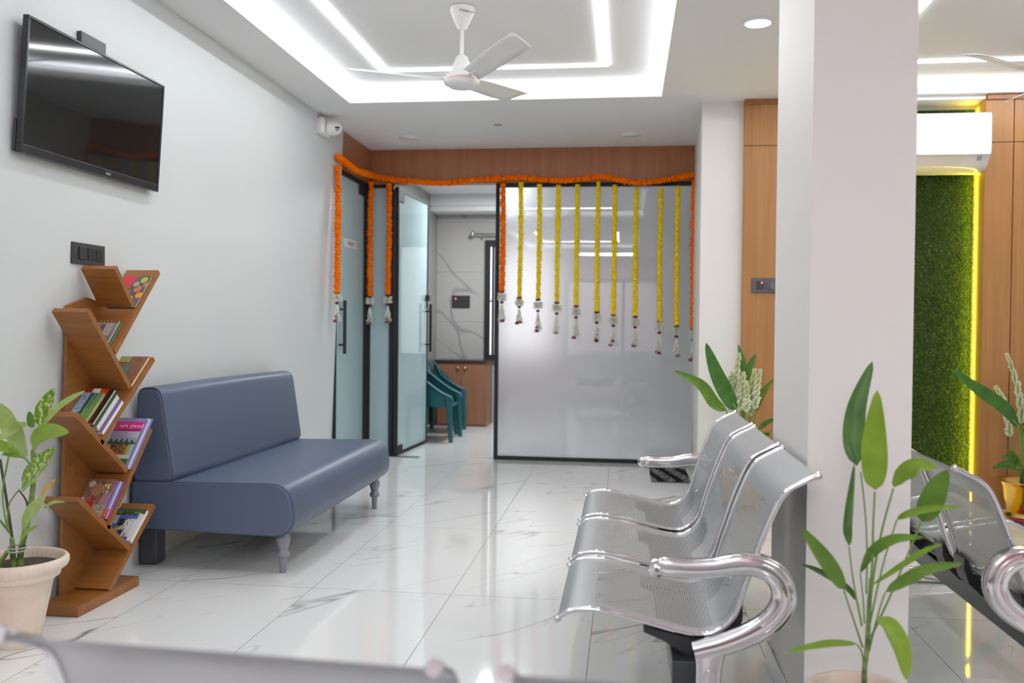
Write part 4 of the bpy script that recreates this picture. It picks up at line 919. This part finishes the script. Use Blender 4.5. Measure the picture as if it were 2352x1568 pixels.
DIEF =[
('leaf',[(-1.968, 2.8, 0.763), (-1.942, 2.79, 0.822), (-1.899, 2.78, 0.899)],0.021),
('leaf',[(-1.95, 2.78, 0.768), (-1.864, 2.747, 0.839), (-1.793, 2.713, 0.875), (-1.726, 2.68, 0.901)],0.0063),
('leaf',[(-1.96, 2.75, 0.696), (-1.899, 2.7, 0.747), (-1.816, 2.65, 0.771), (-1.727, 2.6, 0.776)],0.0181),
('leaf',[(-2.002, 2.82, 0.765), (-2.026, 2.84, 0.783), (-2.053, 2.86, 0.81)],0.0121),
('leaf',[(-1.977, 2.72, 0.57), (-1.914, 2.68, 0.619), (-1.838, 2.64, 0.673), (-1.773, 2.6, 0.723)],0.0251),
('leaf',[(-1.996, 2.75, 0.426), (-1.954, 2.727, 0.479), (-1.906, 2.703, 0.519), (-1.86, 2.68, 0.556)],0.0152),
('leaf',[(-2.0, 2.74, 0.376), (-1.947, 2.7, 0.425), (-1.873, 2.66, 0.466)],0.0062),
('leaf',[(-2.022, 2.8, 0.655), (-2.024, 2.78, 0.722), (-2.047, 2.76, 0.793), (-2.076, 2.74, 0.855)],0.0321),
('leaf',[(-1.996, 2.72, 0.676), (-1.991, 2.66, 0.71), (-2.006, 2.6, 0.715)],0.0215),
('leaf',[(-1.999, 2.78, 0.782), (-2.019, 2.73, 0.76), (-2.037, 2.68, 0.728)],0.0116),
('yellow',[(-1.991, 2.84, 0.522), (-1.951, 2.82, 0.56), (-1.907, 2.8, 0.592)],0.0065),
('leaf',[(-1.915, 2.74, 0.502), (-1.849, 2.7, 0.533), (-1.781, 2.66, 0.544)],0.0036),
('leaf',[(-2.046, 2.76, 0.41), (-2.034, 2.71, 0.456), (-2.027, 2.66, 0.496)],0.0131),
('trunk',[(-2.069, 2.85, 0.209), (-2.07, 2.843, 0.313), (-2.034, 2.835, 0.447), (-2.012, 2.827, 0.556), (-2.005, 2.82, 0.676)],0.0115),
('dark',[(-2.104, 2.86, 0.204), (-2.111, 2.86, 0.337), (-2.131, 2.86, 0.475), (-2.16, 2.86, 0.642)],0.0061),
('trunk',[(-2.086, 2.84, 0.214), (-2.081, 2.82, 0.318), (-2.07, 2.8, 0.382)],0.0109),
('stem',[(-2.066, 2.8, 0.365), (-2.071, 2.78, 0.434), (-2.05, 2.76, 0.509), (-2.001, 2.74, 0.561)],0.0027),
('stem',[(-2.089, 2.8, 0.411), (-2.09, 2.78, 0.539), (-2.053, 2.76, 0.672)],0.0032),
('stem',[(-1.994, 2.8, 0.621), (-1.998, 2.77, 0.66), (-2.013, 2.74, 0.675)],0.0035),
('stem',[(-2.005, 2.82, 0.676), (-1.985, 2.81, 0.731), (-1.968, 2.8, 0.763)],0.0033),
('stem',[(-2.005, 2.82, 0.629), (-1.99, 2.79, 0.669), (-1.967, 2.76, 0.694)],0.0038),
('stem',[(-2.06, 2.8, 0.22), (-2.1, 2.793, 0.271), (-2.104, 2.787, 0.296), (-2.071, 2.78, 0.343)],0.0075),
('brown',[(-2.038, 2.84, 0.47), (-2.033, 2.82, 0.51), (-2.046, 2.8, 0.551)],0.0038),
]
VASEL =[
('leaf',[(0.68, 5.6, 0.626), (0.635, 5.607, 0.707), (0.559, 5.613, 0.863), (0.495, 5.62, 1.039)],0.0519),
('leaf',[(0.615, 5.55, 0.629), (0.54, 5.533, 0.673), (0.456, 5.517, 0.784), (0.297, 5.5, 0.868)],0.0397),
('leaf',[(0.739, 5.75, 0.806), (0.737, 5.775, 0.905), (0.712, 5.8, 1.028)],0.0245),
('leaf',[(0.748, 5.7, 0.794), (0.769, 5.7, 0.885), (0.809, 5.7, 0.974)],0.0234),
('leaf',[(0.807, 5.7, 0.604), (0.847, 5.71, 0.719), (0.923, 5.72, 0.82)],0.0227),
('leaf',[(0.819, 5.65, 0.507), (0.866, 5.625, 0.552), (0.927, 5.6, 0.585)],0.0169),
('leaf',[(0.74, 5.6, 0.469), (0.852, 5.575, 0.483), (0.877, 5.55, 0.501)],0.0153),
('spike',[(0.728, 5.62, 0.437), (0.712, 5.613, 0.595), (0.715, 5.607, 0.739), (0.723, 5.6, 0.855)],0.02),
('spike',[(0.76, 5.64, 0.435), (0.766, 5.64, 0.556), (0.774, 5.64, 0.737), (0.794, 5.64, 0.873)],0.0193),
('spike',[(0.738, 5.7, 0.427), (0.687, 5.707, 0.685), (0.693, 5.713, 0.845), (0.709, 5.72, 0.968)],0.0141),
('spike',[(0.724, 5.7, 0.426), (0.656, 5.7, 0.715), (0.669, 5.7, 0.853)],0.0133),
('spike',[(0.777, 5.6, 0.44), (0.784, 5.593, 0.606), (0.799, 5.587, 0.756), (0.818, 5.58, 0.873)],0.0153),
('spike',[(0.737, 5.58, 0.442), (0.738, 5.573, 0.592), (0.739, 5.567, 0.697), (0.733, 5.56, 0.802)],0.0168),
]
VASER =[
('leaf',[(2.311, 5.6, 0.558), (2.217, 5.567, 0.669), (2.061, 5.533, 0.777), (1.889, 5.5, 0.907)],0.0477),
('leaf',[(2.424, 5.8, 0.484), (2.467, 5.825, 0.687), (2.518, 5.85, 0.922)],0.0501),
('leaf',[(2.322, 5.6, 0.324), (2.234, 5.525, 0.363), (2.107, 5.45, 0.333)],0.0198),
('leaf',[(2.326, 5.6, 0.324), (2.258, 5.55, 0.39), (2.175, 5.5, 0.395)],0.0159),
('leaf',[(2.344, 5.62, 0.329), (2.279, 5.585, 0.401), (2.229, 5.55, 0.434)],0.0144),
('leaf',[(2.321, 5.58, 0.32), (2.225, 5.5, 0.337), (2.123, 5.42, 0.35)],0.0134),
('leaf',[(2.379, 5.6, 0.318), (2.441, 5.55, 0.365), (2.475, 5.5, 0.337)],0.0199),
('spike',[(2.394, 5.72, 0.261), (2.379, 5.713, 0.54), (2.347, 5.707, 0.786), (2.282, 5.7, 0.986)],0.0254),
('spike',[(2.388, 5.74, 0.258), (2.336, 5.747, 0.457), (2.291, 5.753, 0.689), (2.244, 5.76, 0.787)],0.0181),
('spike',[(2.391, 5.66, 0.271), (2.389, 5.65, 0.547), (2.373, 5.64, 0.761)],0.0243),
('spike',[(2.431, 5.72, 0.262), (2.468, 5.72, 0.588), (2.492, 5.72, 0.85)],0.0246),
]

HANG=[
('o',(-2.15, 6.49, 2.353),-2.15,1.368,1.145),
('o',(-2.168, 7.43, 2.386),-2.171,1.375,1.133),
('o',(-2.011, 7.43, 2.37),-2.014,1.384,1.153),
('o',(-1.03, 7.43, 2.36),-1.032,1.419,1.163),
('y',(-0.881, 7.43, 2.358),-0.884,1.372,1.146),
('y',(-0.724, 7.43, 2.342),-0.726,1.355,1.082),
('y',(-0.568, 7.43, 2.333),-0.569,1.331,1.069),
('y',(-0.409, 7.43, 2.335),-0.409,1.303,1.031),
('y',(-0.236, 7.43, 2.359),-0.236,1.254,1.005),
('y',(-0.1, 7.43, 2.328),-0.099,1.233,0.974),
('y',(0.078, 7.43, 2.302),0.079,1.22,0.969),
('y',(0.276, 7.43, 2.3),0.278,1.183,0.914),
('y',(0.413, 7.43, 2.316),0.416,1.148,0.891),
('o',(0.544, 7.43, 2.372),0.55,1.125,0.858),
]
STR= [(-2.15, 6.49, 2.381), (-2.15, 6.734, 2.371), (-2.15, 6.961, 2.363), (-2.14, 7.40, 2.395), (-2.015, 7.43, 2.374), (-1.761, 7.43, 2.345), (-1.498, 7.43, 2.335), (-1.274, 7.43, 2.355), (-1.052, 7.43, 2.367), (-0.869, 7.43, 2.372), (-0.722, 7.43, 2.356), (-0.541, 7.43, 2.344), (-0.36, 7.43, 2.356), (-0.199, 7.43, 2.373), (-0.073, 7.43, 2.346), (0.087, 7.43, 2.319), (0.246, 7.43, 2.332), (0.421, 7.43, 2.359), (0.54, 7.43, 2.382)]

DM = [M['leafs'], M['leafp'], M['leafl'], M['leafm'], M['leafs'], M['leafp'], M['leafl'], M['leafp'], M['leafl'], M['leafp'], M['leafy'], M['leafp'], M['leafm']]
DIEF = [(k, pts, w * (1.75 if k == 'leaf' else 1.0)) for k, pts, w in DIEF]
grow(t, DIEF, DM)
m = MB(); m.lathe([(0.028, 0), (0.029, .003), (0.028, .006)], (-2.075, 2.83, .33), 16, cap=False); m.lathe([(0.029, 0.012), (0.03, .014), (0.029, .017)], (-2.072, 2.83, .33), 16, cap=False); obj('tying_wire', m, M['grey'], t)
t = thing('potted_plant', 'tall green cane plant in a pot before the square column', 'plant', (0.556, 2.15, 0))
pc = (0.556, 2.15, 0)
pot(t, pc, [(0.07, 0), (0.075, 0.05), (0.10, 0.2), (0.108, 0.238), (0.125, 0.25), (0.128, 0.275), (0.12, 0.286), (0.112, 0.28), (0.106, 0.24), (0.104, 0.22)], True, .126, .262, M['pot'])
obj('soil', MB().lathe([(0.001, 0.258), (0.06, 0.258), (0.107, 0.254), (0.105, 0.24)], pc, 40, cap=False), M['soil'], t)
grow(t, CANE, [M['leafd'], M['leafl'], M['leafd'], M['leafm'], M['leafd'], M['leafl'], M['leafm'], M['leafl'], M['leafm'], M['leafl'], M['leafm'], M['leafl'], M['leafl']])
# ---------------------------------------------------------------- brass vases with tuberoses
def spike(t, pts, w, seed):
    rg = random.Random(seed); P = smooth_path(pts, 60)
    s_ = obj('tuberose_stem', MB().tube(P[::4], [.0055 - .003 * i / 15 for i in range(len(P[::4]))], 6), M['stem'], t)
    m = MB()
    for i in range(22, 60, 1):
        f = (i - 22) / 37; T = (P[min(i + 1, 59)] - P[i - 1]).normalized(); p = P[i]
        for q in range(3 if f < .8 else 4):
            a = i * 2.4 + q * 2.1; e = Vector((math.cos(a), math.sin(a), 0)); e = (e - T * e.dot(T)).normalized()
            ln = (0.036 * (1 - f * .62)) * rg.uniform(.8, 1.15); r = .0062 * (1 - f * .35)
            d = (T * .75 + e * .75).normalized()
            m.lathe([(r * .35, 0), (r * .7, ln * .35), (r * 1.05, ln * .72), (r * .8, ln * .92), (r * .2, ln)], p + e * .003, 6, axis=d, mi=0 if f > .55 or rg.random() < .4 else 1, cap=False)
    obj('tuberose_buds', m, [M['bud'], M['budw']], s_)
def vase(lab, c, items):
    t = thing('flower_vase', lab, 'vase', c, 'brass vases of tuberose')
    m = MB(); m.lathe([(0.105, 0), (0.118, 0.004), (0.12, 0.02), (0.108, 0.034), (0.112, 0.05), (0.128, 0.12), (0.146, 0.20), (0.156, 0.222), (0.162, 0.226), (0.158, 0.231), (0.150, 0.226), (0.14, 0.2), (0.12, 0.1)], c, 48); obj('pot', m, M['brass'], t)
    k = 0
    for kind, pts, w in items:
        if kind == 'leaf':
            base = Vector((c[0] + random.uniform(-.05, .05), c[1] + random.uniform(-.05, .05), c[2] + .2)); P0 = Vector(pts[0])
            m = MB(); m.leaf(pts, w, Vector((random.uniform(-.5, .3), -1, .3)), 0.35, wave=.05); lf = obj('leaf', m, [M['leafv'], M['leafm'], M['leafv']][k % 3], t); k += 1
            m = MB(); m.tube(smooth_path([base, base.lerp(P0, .55) + Vector((0, 0, .02)), P0, Vector(pts[0]).lerp(Vector(pts[1]), .5)], 12), .006, 8); obj('leaf_stalk', m, M['stem'], lf)
        else:
            base = (c[0] + random.uniform(-.05, .05), c[1] + random.uniform(-.05, .05), c[2] + .15); spike(t, [base] + pts[1:], w, k + 40); k += 1
    return t
vl = vase('brass vase of tuberoses and broad leaves behind the steel bench, left of the column', (0.735, 5.72, 0.0), VASEL)
vr = vase('brass vase of tuberoses by the timber wall at the right edge', (2.42, 5.72, 0.0), VASER)
t_ = vr
m = MB(); rg = random.Random(5)
P = smooth_path([(2.40, 5.575, .235), (2.385, 5.555, .19), (2.375, 5.55, .13), (2.35, 5.55, .10)], 20)
m.tube(P, .003, 6)
for i in range(3, 20):
    for q in range(3):
        a = i * 2.1 + q * 2.1; d = Vector((math.cos(a), -abs(math.sin(a)) * .6, -.5)).normalized(); m.lathe([(.003, 0), (.006, .012), (.005, .022), (.001, .027)], P[i], 6, axis=d, cap=False)
obj('hanging_tuberose', m, M['budw'], t_)
# ================================================================ FLOWER CARPET
t = thing('flower_rangoli', 'round carpet of yellow, magenta and green petals under the right brass vase', 'flower carpet', (2.92, 5.45, 0)); t['kind'] = 'stuff'
rg = random.Random(11)
def petals(name, mt, n, test):
    m = MB(); k = 0; vs, fs = [], []
    while k < n:
        a = rg.uniform(0, 2 * math.pi); r = 0.86 * math.sqrt(rg.random()); x, y = 2.92 + r * math.cos(a), 5.45 + r * math.sin(a) * .62
        if y > 5.97 or math.hypot(x - 2.42, y - 5.72) < .135 or not test(r, a): continue
        s_ = rg.uniform(.008, .018); b0 = rg.uniform(0, 6.28); z = rg.uniform(.001, .014); b_ = len(vs)
        for q in range(4): vs.append((x + s_ * math.cos(b0 + q * 1.57), y + s_ * math.sin(b0 + q * 1.57) * .7, z + rg.uniform(0, .007)))
        fs.append((b_, b_ + 1, b_ + 2, b_ + 3)); k += 1
    m.add(vs, fs); o = obj(name, m, mt, t); o['kind'] = 'stuff'
fl = lambda r, a: int((r * math.cos(a) + 3) / .10 + (r * math.sin(a) + 3) / .17) % 3
petals('yellow_petals', M['yellow'], 5200, lambda r, a: r > .71 or r < .12)
petals('magenta_petals', M['magenta'], 5200, lambda r, a: .12 < r < .71 and fl(r, a) in (0,))
petals('leaf_bits', M['dgreen'], 5200, lambda r, a: .12 < r < .72 and fl(r, a) in (1, 2))
petals('orange_petals', M['orange'], 260, lambda r, a: .3 < r < .62 and fl(r, a) == 0 and int(a * 5) % 3 == 0)
# ================================================================ DOORMAT
m = MB(); rg = random.Random(2); cc = []
mt_ = mat('shaggy_mat', (.3, .3, .3), .95); 
tcn = N(mt_, 'ShaderNodeTexCoord'); sp = N(mt_, 'ShaderNodeSeparateXYZ'); L(mt_, tcn.outputs['Object'], sp.inputs[0])
q1 = math_n(mt_, 'MULTIPLY_ADD', sp.outputs[1], 0.22, sp.outputs[0]); nz = N(mt_, 'ShaderNodeTexNoise'); nz.inputs['Scale'].default_value = 55; L(mt_, tcn.outputs['Object'], nz.inputs['Vector'])
q2 = math_n(mt_, 'FRACT', math_n(mt_, 'DIVIDE', math_n(mt_, 'ADD', q1, 0.16), 0.135)); q3 = math_n(mt_, 'GREATER_THAN', q2, 0.42)
q4 = math_n(mt_, 'MULTIPLY', q3, math_n(mt_, 'GREATER_THAN', nz.outputs[0], 0.47)); L(mt_, ramp(mt_, q4, [(0, (.022, .021, .022)), (1, (.42, .42, .43))]), pb(mt_).inputs['Base Color'])
t = thing('doormat', 'shaggy black and grey striped doormat by the frosted pane', 'doormat', (0.34, 6.9, 0))
obj('base', MB().box((0.205, 6.60, 0), (0.482, 7.2, 0.008)), M['black'], t)
vs, fs = [], []
for i in range(9000):
    x, y = rg.uniform(.203, .484), rg.uniform(6.598, 7.202); h = rg.uniform(.010, .026); a = rg.uniform(0, 6.28); dx, dy = math.cos(a) * .005, math.sin(a) * .005; b_ = len(vs)
    vs += [(x - dy * .5, y + dx * .5, .007), (x + dy * .5, y - dx * .5, .007), (x + dx, y + dy, h)]; fs.append((b_, b_ + 1, b_ + 2))
m.add(vs, fs); o = obj('pile', m, mt_, t); o['kind'] = 'stuff'
# ================================================================ GARLANDS
def flower(m, c, ax, r, th, rg, mi=0):
    # one ruffled marigold head strung along ax
    ax = Vector(ax).normalized(); q = Vector((1, 0, 0)) if abs(ax.x) < .9 else Vector((0, 1, 0)); e1 = (q - ax * q.dot(ax)).normalized(); e2 = ax.cross(e1); seg = 16; vs = []
    for j, (rr, h) in enumerate(((.04, -.54), (.74, -.44), (.98, -.16), (1.0, .14), (.76, .44), (.04, .54))):
        for k in range(seg):
            a = 2 * math.pi * (k + (j % 2) * .5) / seg; R = r * rr * (1 + (rg.uniform(-.17, .15) if 0 < j < 5 else 0)); vs.append(Vector(c) + ax * (h * th + rg.uniform(-.08, .08) * th) + (e1 * math.cos(a) + e2 * math.sin(a)) * R)
    m.add(vs, [(j * seg + k, j * seg + (k + 1) % seg, (j + 1) * seg + (k + 1) % seg, (j + 1) * seg + k) for j in range(5) for k in range(seg)], mi, False)
def strand(name, pts, r, th, mt, parent, seed):
    rg = random.Random(seed); P = smooth_path(pts, 400); L_ = [0]
    for i in range(1, 400): L_.append(L_[-1] + (P[i] - P[i - 1]).length)
    m = MB(); d = 0
    while d < L_[-1]:
        i = next((k for k in range(400) if L_[k] >= d), 399); T = (P[min(i + 1, 399)] - P[max(i - 1, 0)]).normalized()
        T = (T + Vector((rg.uniform(-.15, .15), rg.uniform(-.15, .15), rg.uniform(-.1, .1)))).normalized(); s_ = rg.uniform(.86, 1.1)
        flower(m, P[i] + Vector((rg.uniform(-1, 1), rg.uniform(-.3, .3), 0)) * r * .1, T, r * s_, th * 1.12, rg); d += th * rg.uniform(.85, 1.1)
    m.tube(P[::8], .0015, 5)
    return obj(name, m, mt, parent)
def tassel(t, x, y, zb, ze, seed):
    rg = random.Random(seed); ln = zb - ze
    obj('rose_petals', MB().lathe([(.01, .012), (.022, .004), (.02, -.008), (.008, -.012)], (x, y, zb), 12), M['rose'], t)
    obj('rose_petals', MB().lathe([(.008, .01), (.017, .002), (.014, -.008), (.006, -.012)], (x, y, zb - ln * .34), 12), M['rose'], t)
    for k in range(rg.choice((1, 2, 2))): obj('rose_petals', MB().lathe([(.004, .014), (.018, .004), (.021, -.004), (.012, -.012)], (x + rg.uniform(-.022, .022), y + rg.uniform(-.008, .008), ze + .012 + k * rg.uniform(.0, .035)), 10), M['rose'], t)
    m = MB()
    def petal(p, d, l, r): m.lathe([(r * .5, 0), (r, l * .45), (r * .15, l)], p, 5, axis=d, cap=False)
    for i in range(130):   # ball of jasmine
        a, b_ = rg.uniform(0, 6.28), rg.uniform(-1, 1); d = Vector((math.cos(a), math.sin(a), b_ * .8)).normalized(); petal(Vector((x, y, zb - ln * .17 + b_ * .012)) + d * .010, Vector((d.x, d.y, d.z * .7)), .031 * rg.uniform(.6, 1.25), .0040)
    obj('jasmine_ball', m, M['jasmine'], t)
    m = MB(); zt, zq = zb - ln * .38, ze + .015
    m.tube([(x, y, zb - ln * .3), (x, y, zq)], .002, 5)
    for i in range(96):   # hanging spray that widens downward
        f = i / 96; a = rg.uniform(0, 6.28); z = zt + (zq - zt) * f; w = .001 + .020 * f; p = Vector((x + math.cos(a) * w * .6, y + math.sin(a) * w * .6, z)); petal(p, Vector((math.cos(a) * (.35 + .6 * f), math.sin(a) * (.35 + .6 * f), -.75 + .25 * f)), .030 * rg.uniform(.6, 1.3), .0034)
    obj('jasmine_spray', m, M['jasmine'], t)
t = thing('marigold_string', 'long swagged string of orange marigolds along the timber band over the glass', 'garland', (-0.8, 7.43, 2.37))
strand('flowers', [(x, y - .012, z) for x, y, z in STR], .0265, .025, M['orange'], t, 1)
OL = ['orange marigold garland hanging at the corner of the left wall', 'orange marigold garland hanging at the inner corner of the glass', 'orange marigold garland hanging beside the hinge of the open door', 'orange marigold garland hanging on the edge of the large frosted pane', 'orange marigold garland partly hidden by the white pillar']
YN = ['first', 'second', 'third', 'fourth', 'fifth', 'sixth', 'seventh', 'eighth']
io = iy = 0
for k, (c_, top, xb, zb, ze) in enumerate(HANG):
    if c_ == 'o': lab = OL[io]; io += 1; r, th = .0245, .025
    else:
        lab = ('shortest yellow marigold garland, next to the orange one on the frosted pane' if iy == 0 else 'longest yellow marigold garland, rightmost before the white pillar' if iy == 8 else YN[iy] + ' yellow marigold garland from the left on the frosted pane'); iy += 1; r, th = .0205, .023
    t = thing('hanging_garland', lab, 'garland', top, 'marigold garlands hanging at the glass partition')
    y = top[1] - .004; xm = (top[0] + xb) / 2 + random.uniform(-.006, .006)
    strand('flowers', [(top[0], y, top[2] - (.046 if c_ == 'o' else .036)), (xm, y, (top[2] + zb) / 2), (xb, y, zb)], r, th, M['orange' if c_ == 'o' else 'yellow'], t, 30 + k)
    tassel(t, xb, y, zb, ze, 60 + k)
# ================================================================ WARD FURNITURE SEEN THROUGH THE DOOR
t = thing('cabinet', 'low brown two-door cabinet against the marble wall of the ward', 'cabinet', (-1.83, 10.1, 0))
obj('body', MB().box((-2.115, 9.915, 0.0), (-1.54, 10.34, 0.725)), M['cab'], t, bevel=0.002)
obj('side_panel', MB().box((-2.145, 9.91, 0.0), (-2.115, 10.34, 0.725)), M['granite'], t)
obj('top', MB().box((-2.15, 9.885, 0.725), (-1.532, 10.34, 0.748)), M['granite'], t, bevel=0.003)
for x0, x1, kx in ((-2.10, -1.829, -1.866), (-1.825, -1.552, -1.782)):
    d = obj('cabinet_door', MB().box((x0, 9.898, 0.03), (x1, 9.915, 0.70)), M['cab'], t, bevel=0.002)
    m = MB(); m.lathe([(.021, 0), (.022, .006), (.017, .010)], (kx, 9.898, .657), 20, axis=(0, -1, 0)); obj('knob_plate', m, mat('bronze_ring', (.2, .1, .05), .4, .5), d)
    m = MB(); m.lathe([(.013, .008), (.015, .016), (.011, .024), (.002, .026)], (kx, 9.898, .657), 16, axis=(0, -1, 0)); obj('knob', m, M['gold'], d)
def plastic_chair(lab, y0, y1, xf, dp=.43):
    t = thing('plastic_chair', lab, 'chair', (xf - .25, (y0 + y1) / 2, 0), 'teal plastic chairs in the ward'); xb = xf - dp; ym = (y0 + y1) / 2
    for y, s_ in ((y0, 1), (y1, -1)):
        m = MB(); m.tube([(xf - .035, y + .01 * s_, .43), (xf - .02, y + .006 * s_, .3), (xf - .004, y, .0)], [.04, .032, .021], 10, ry=[.03, .024, .017], upn=(0, 1, 0)); obj('leg', m, M['teal'], t)
        m = MB(); m.tube([(xb + .02, y + .02 * s_, .36), (xb - .02, y + .01 * s_, .0)], [.035, .02], 10, ry=[.03, .018], upn=(0, 1, 0)); obj('leg', m, M['teal'], t)
        m = MB(); m.tube(smooth_path([(xf + .003, y, .40), (xf - .006, y, .432), (xf - .04, y, .452), (xf - .12, y, .492), (xf - .26, y + .01 * s_, .59), (xb + .03, y + .02 * s_, .70), (xb, y + .05 * s_, .74)], 22), .012, 10, ry=[.036 - .0006 * i for i in range(22)], upn=(0, 1, 0)); obj('armrest', m, M['teal'], t)
        m = MB(); m.hexa([(xf - .05, y, .34), (xf - .05, y + .008 * s_, .34), (xb + .02, y + .028 * s_, .36), (xb + .02, y + .02 * s_, .36), (xf - .05, y, .45), (xf - .05, y + .008 * s_, .45), (xb + .02, y + .028 * s_, .70), (xb + .02, y + .02 * s_, .70)]); obj('side_panel', m, M['teal'], t)
    m = MB(); m.prism(rounded([(xf - .02, y0 + .03), (xf - .02, y1 - .03), (xb + .03, y1 - .05), (xb + .03, y0 + .05)], .04), 'z', .335, .36); obj('seat', m, M['teal'], t, bevel=.006)
    m = MB(); vs = []
    for i in range(9):
        z = .36 + .40 * i / 8
        for q in range(9): a = -1 + q / 4; vs.append((xb + .05 - .11 * i / 8 - .05 * (1 - a * a), ym + a * (y1 - y0) * .43 * (1 - .12 * (i / 8) ** 3), z + .03 * (1 - a * a) * (i / 8)))
    m.add(vs, [(i * 9 + q, i * 9 + q + 1, i * 9 + q + 10, i * 9 + q + 9) for i in range(8) for q in range(8)], 0, True); obj('backrest', m, M['teal'], t, solid=.008)
plastic_chair('nearer teal plastic armchair behind the open glass door', 8.49, 8.985, -1.66, .42)
plastic_chair('farther teal plastic armchair, beside the brown cabinet', 9.13, 9.61, -1.73, .35)
t = thing('curtain_rod', 'thin steel curtain rod above the ward window', 'curtain rod', (-1.2, 10.28, 2.2))
obj('rod', MB().tube([(-1.76, 10.27, 2.205), (-.4, 10.27, 2.205)], .010, 10), M['chrome'], t)
m = MB(); m.lathe([(.01, 0), (.026, .012), (.033, .03), (.026, .048), (.006, .058)], (-1.75, 10.27, 2.205), 16, axis=(-1, 0, 0)); obj('finial', m, M['chrome'], t)
m = MB(); m.tube([(-1.66, 10.345, 2.205), (-1.66, 10.27, 2.205)], .008, 8); m.lathe([(.012, 0), (.012, .03), (.004, .035)], (-1.66, 10.27, 2.20), 10, axis=(0, 0, -1)); obj('rod_bracket', m, M['chrome'], t)
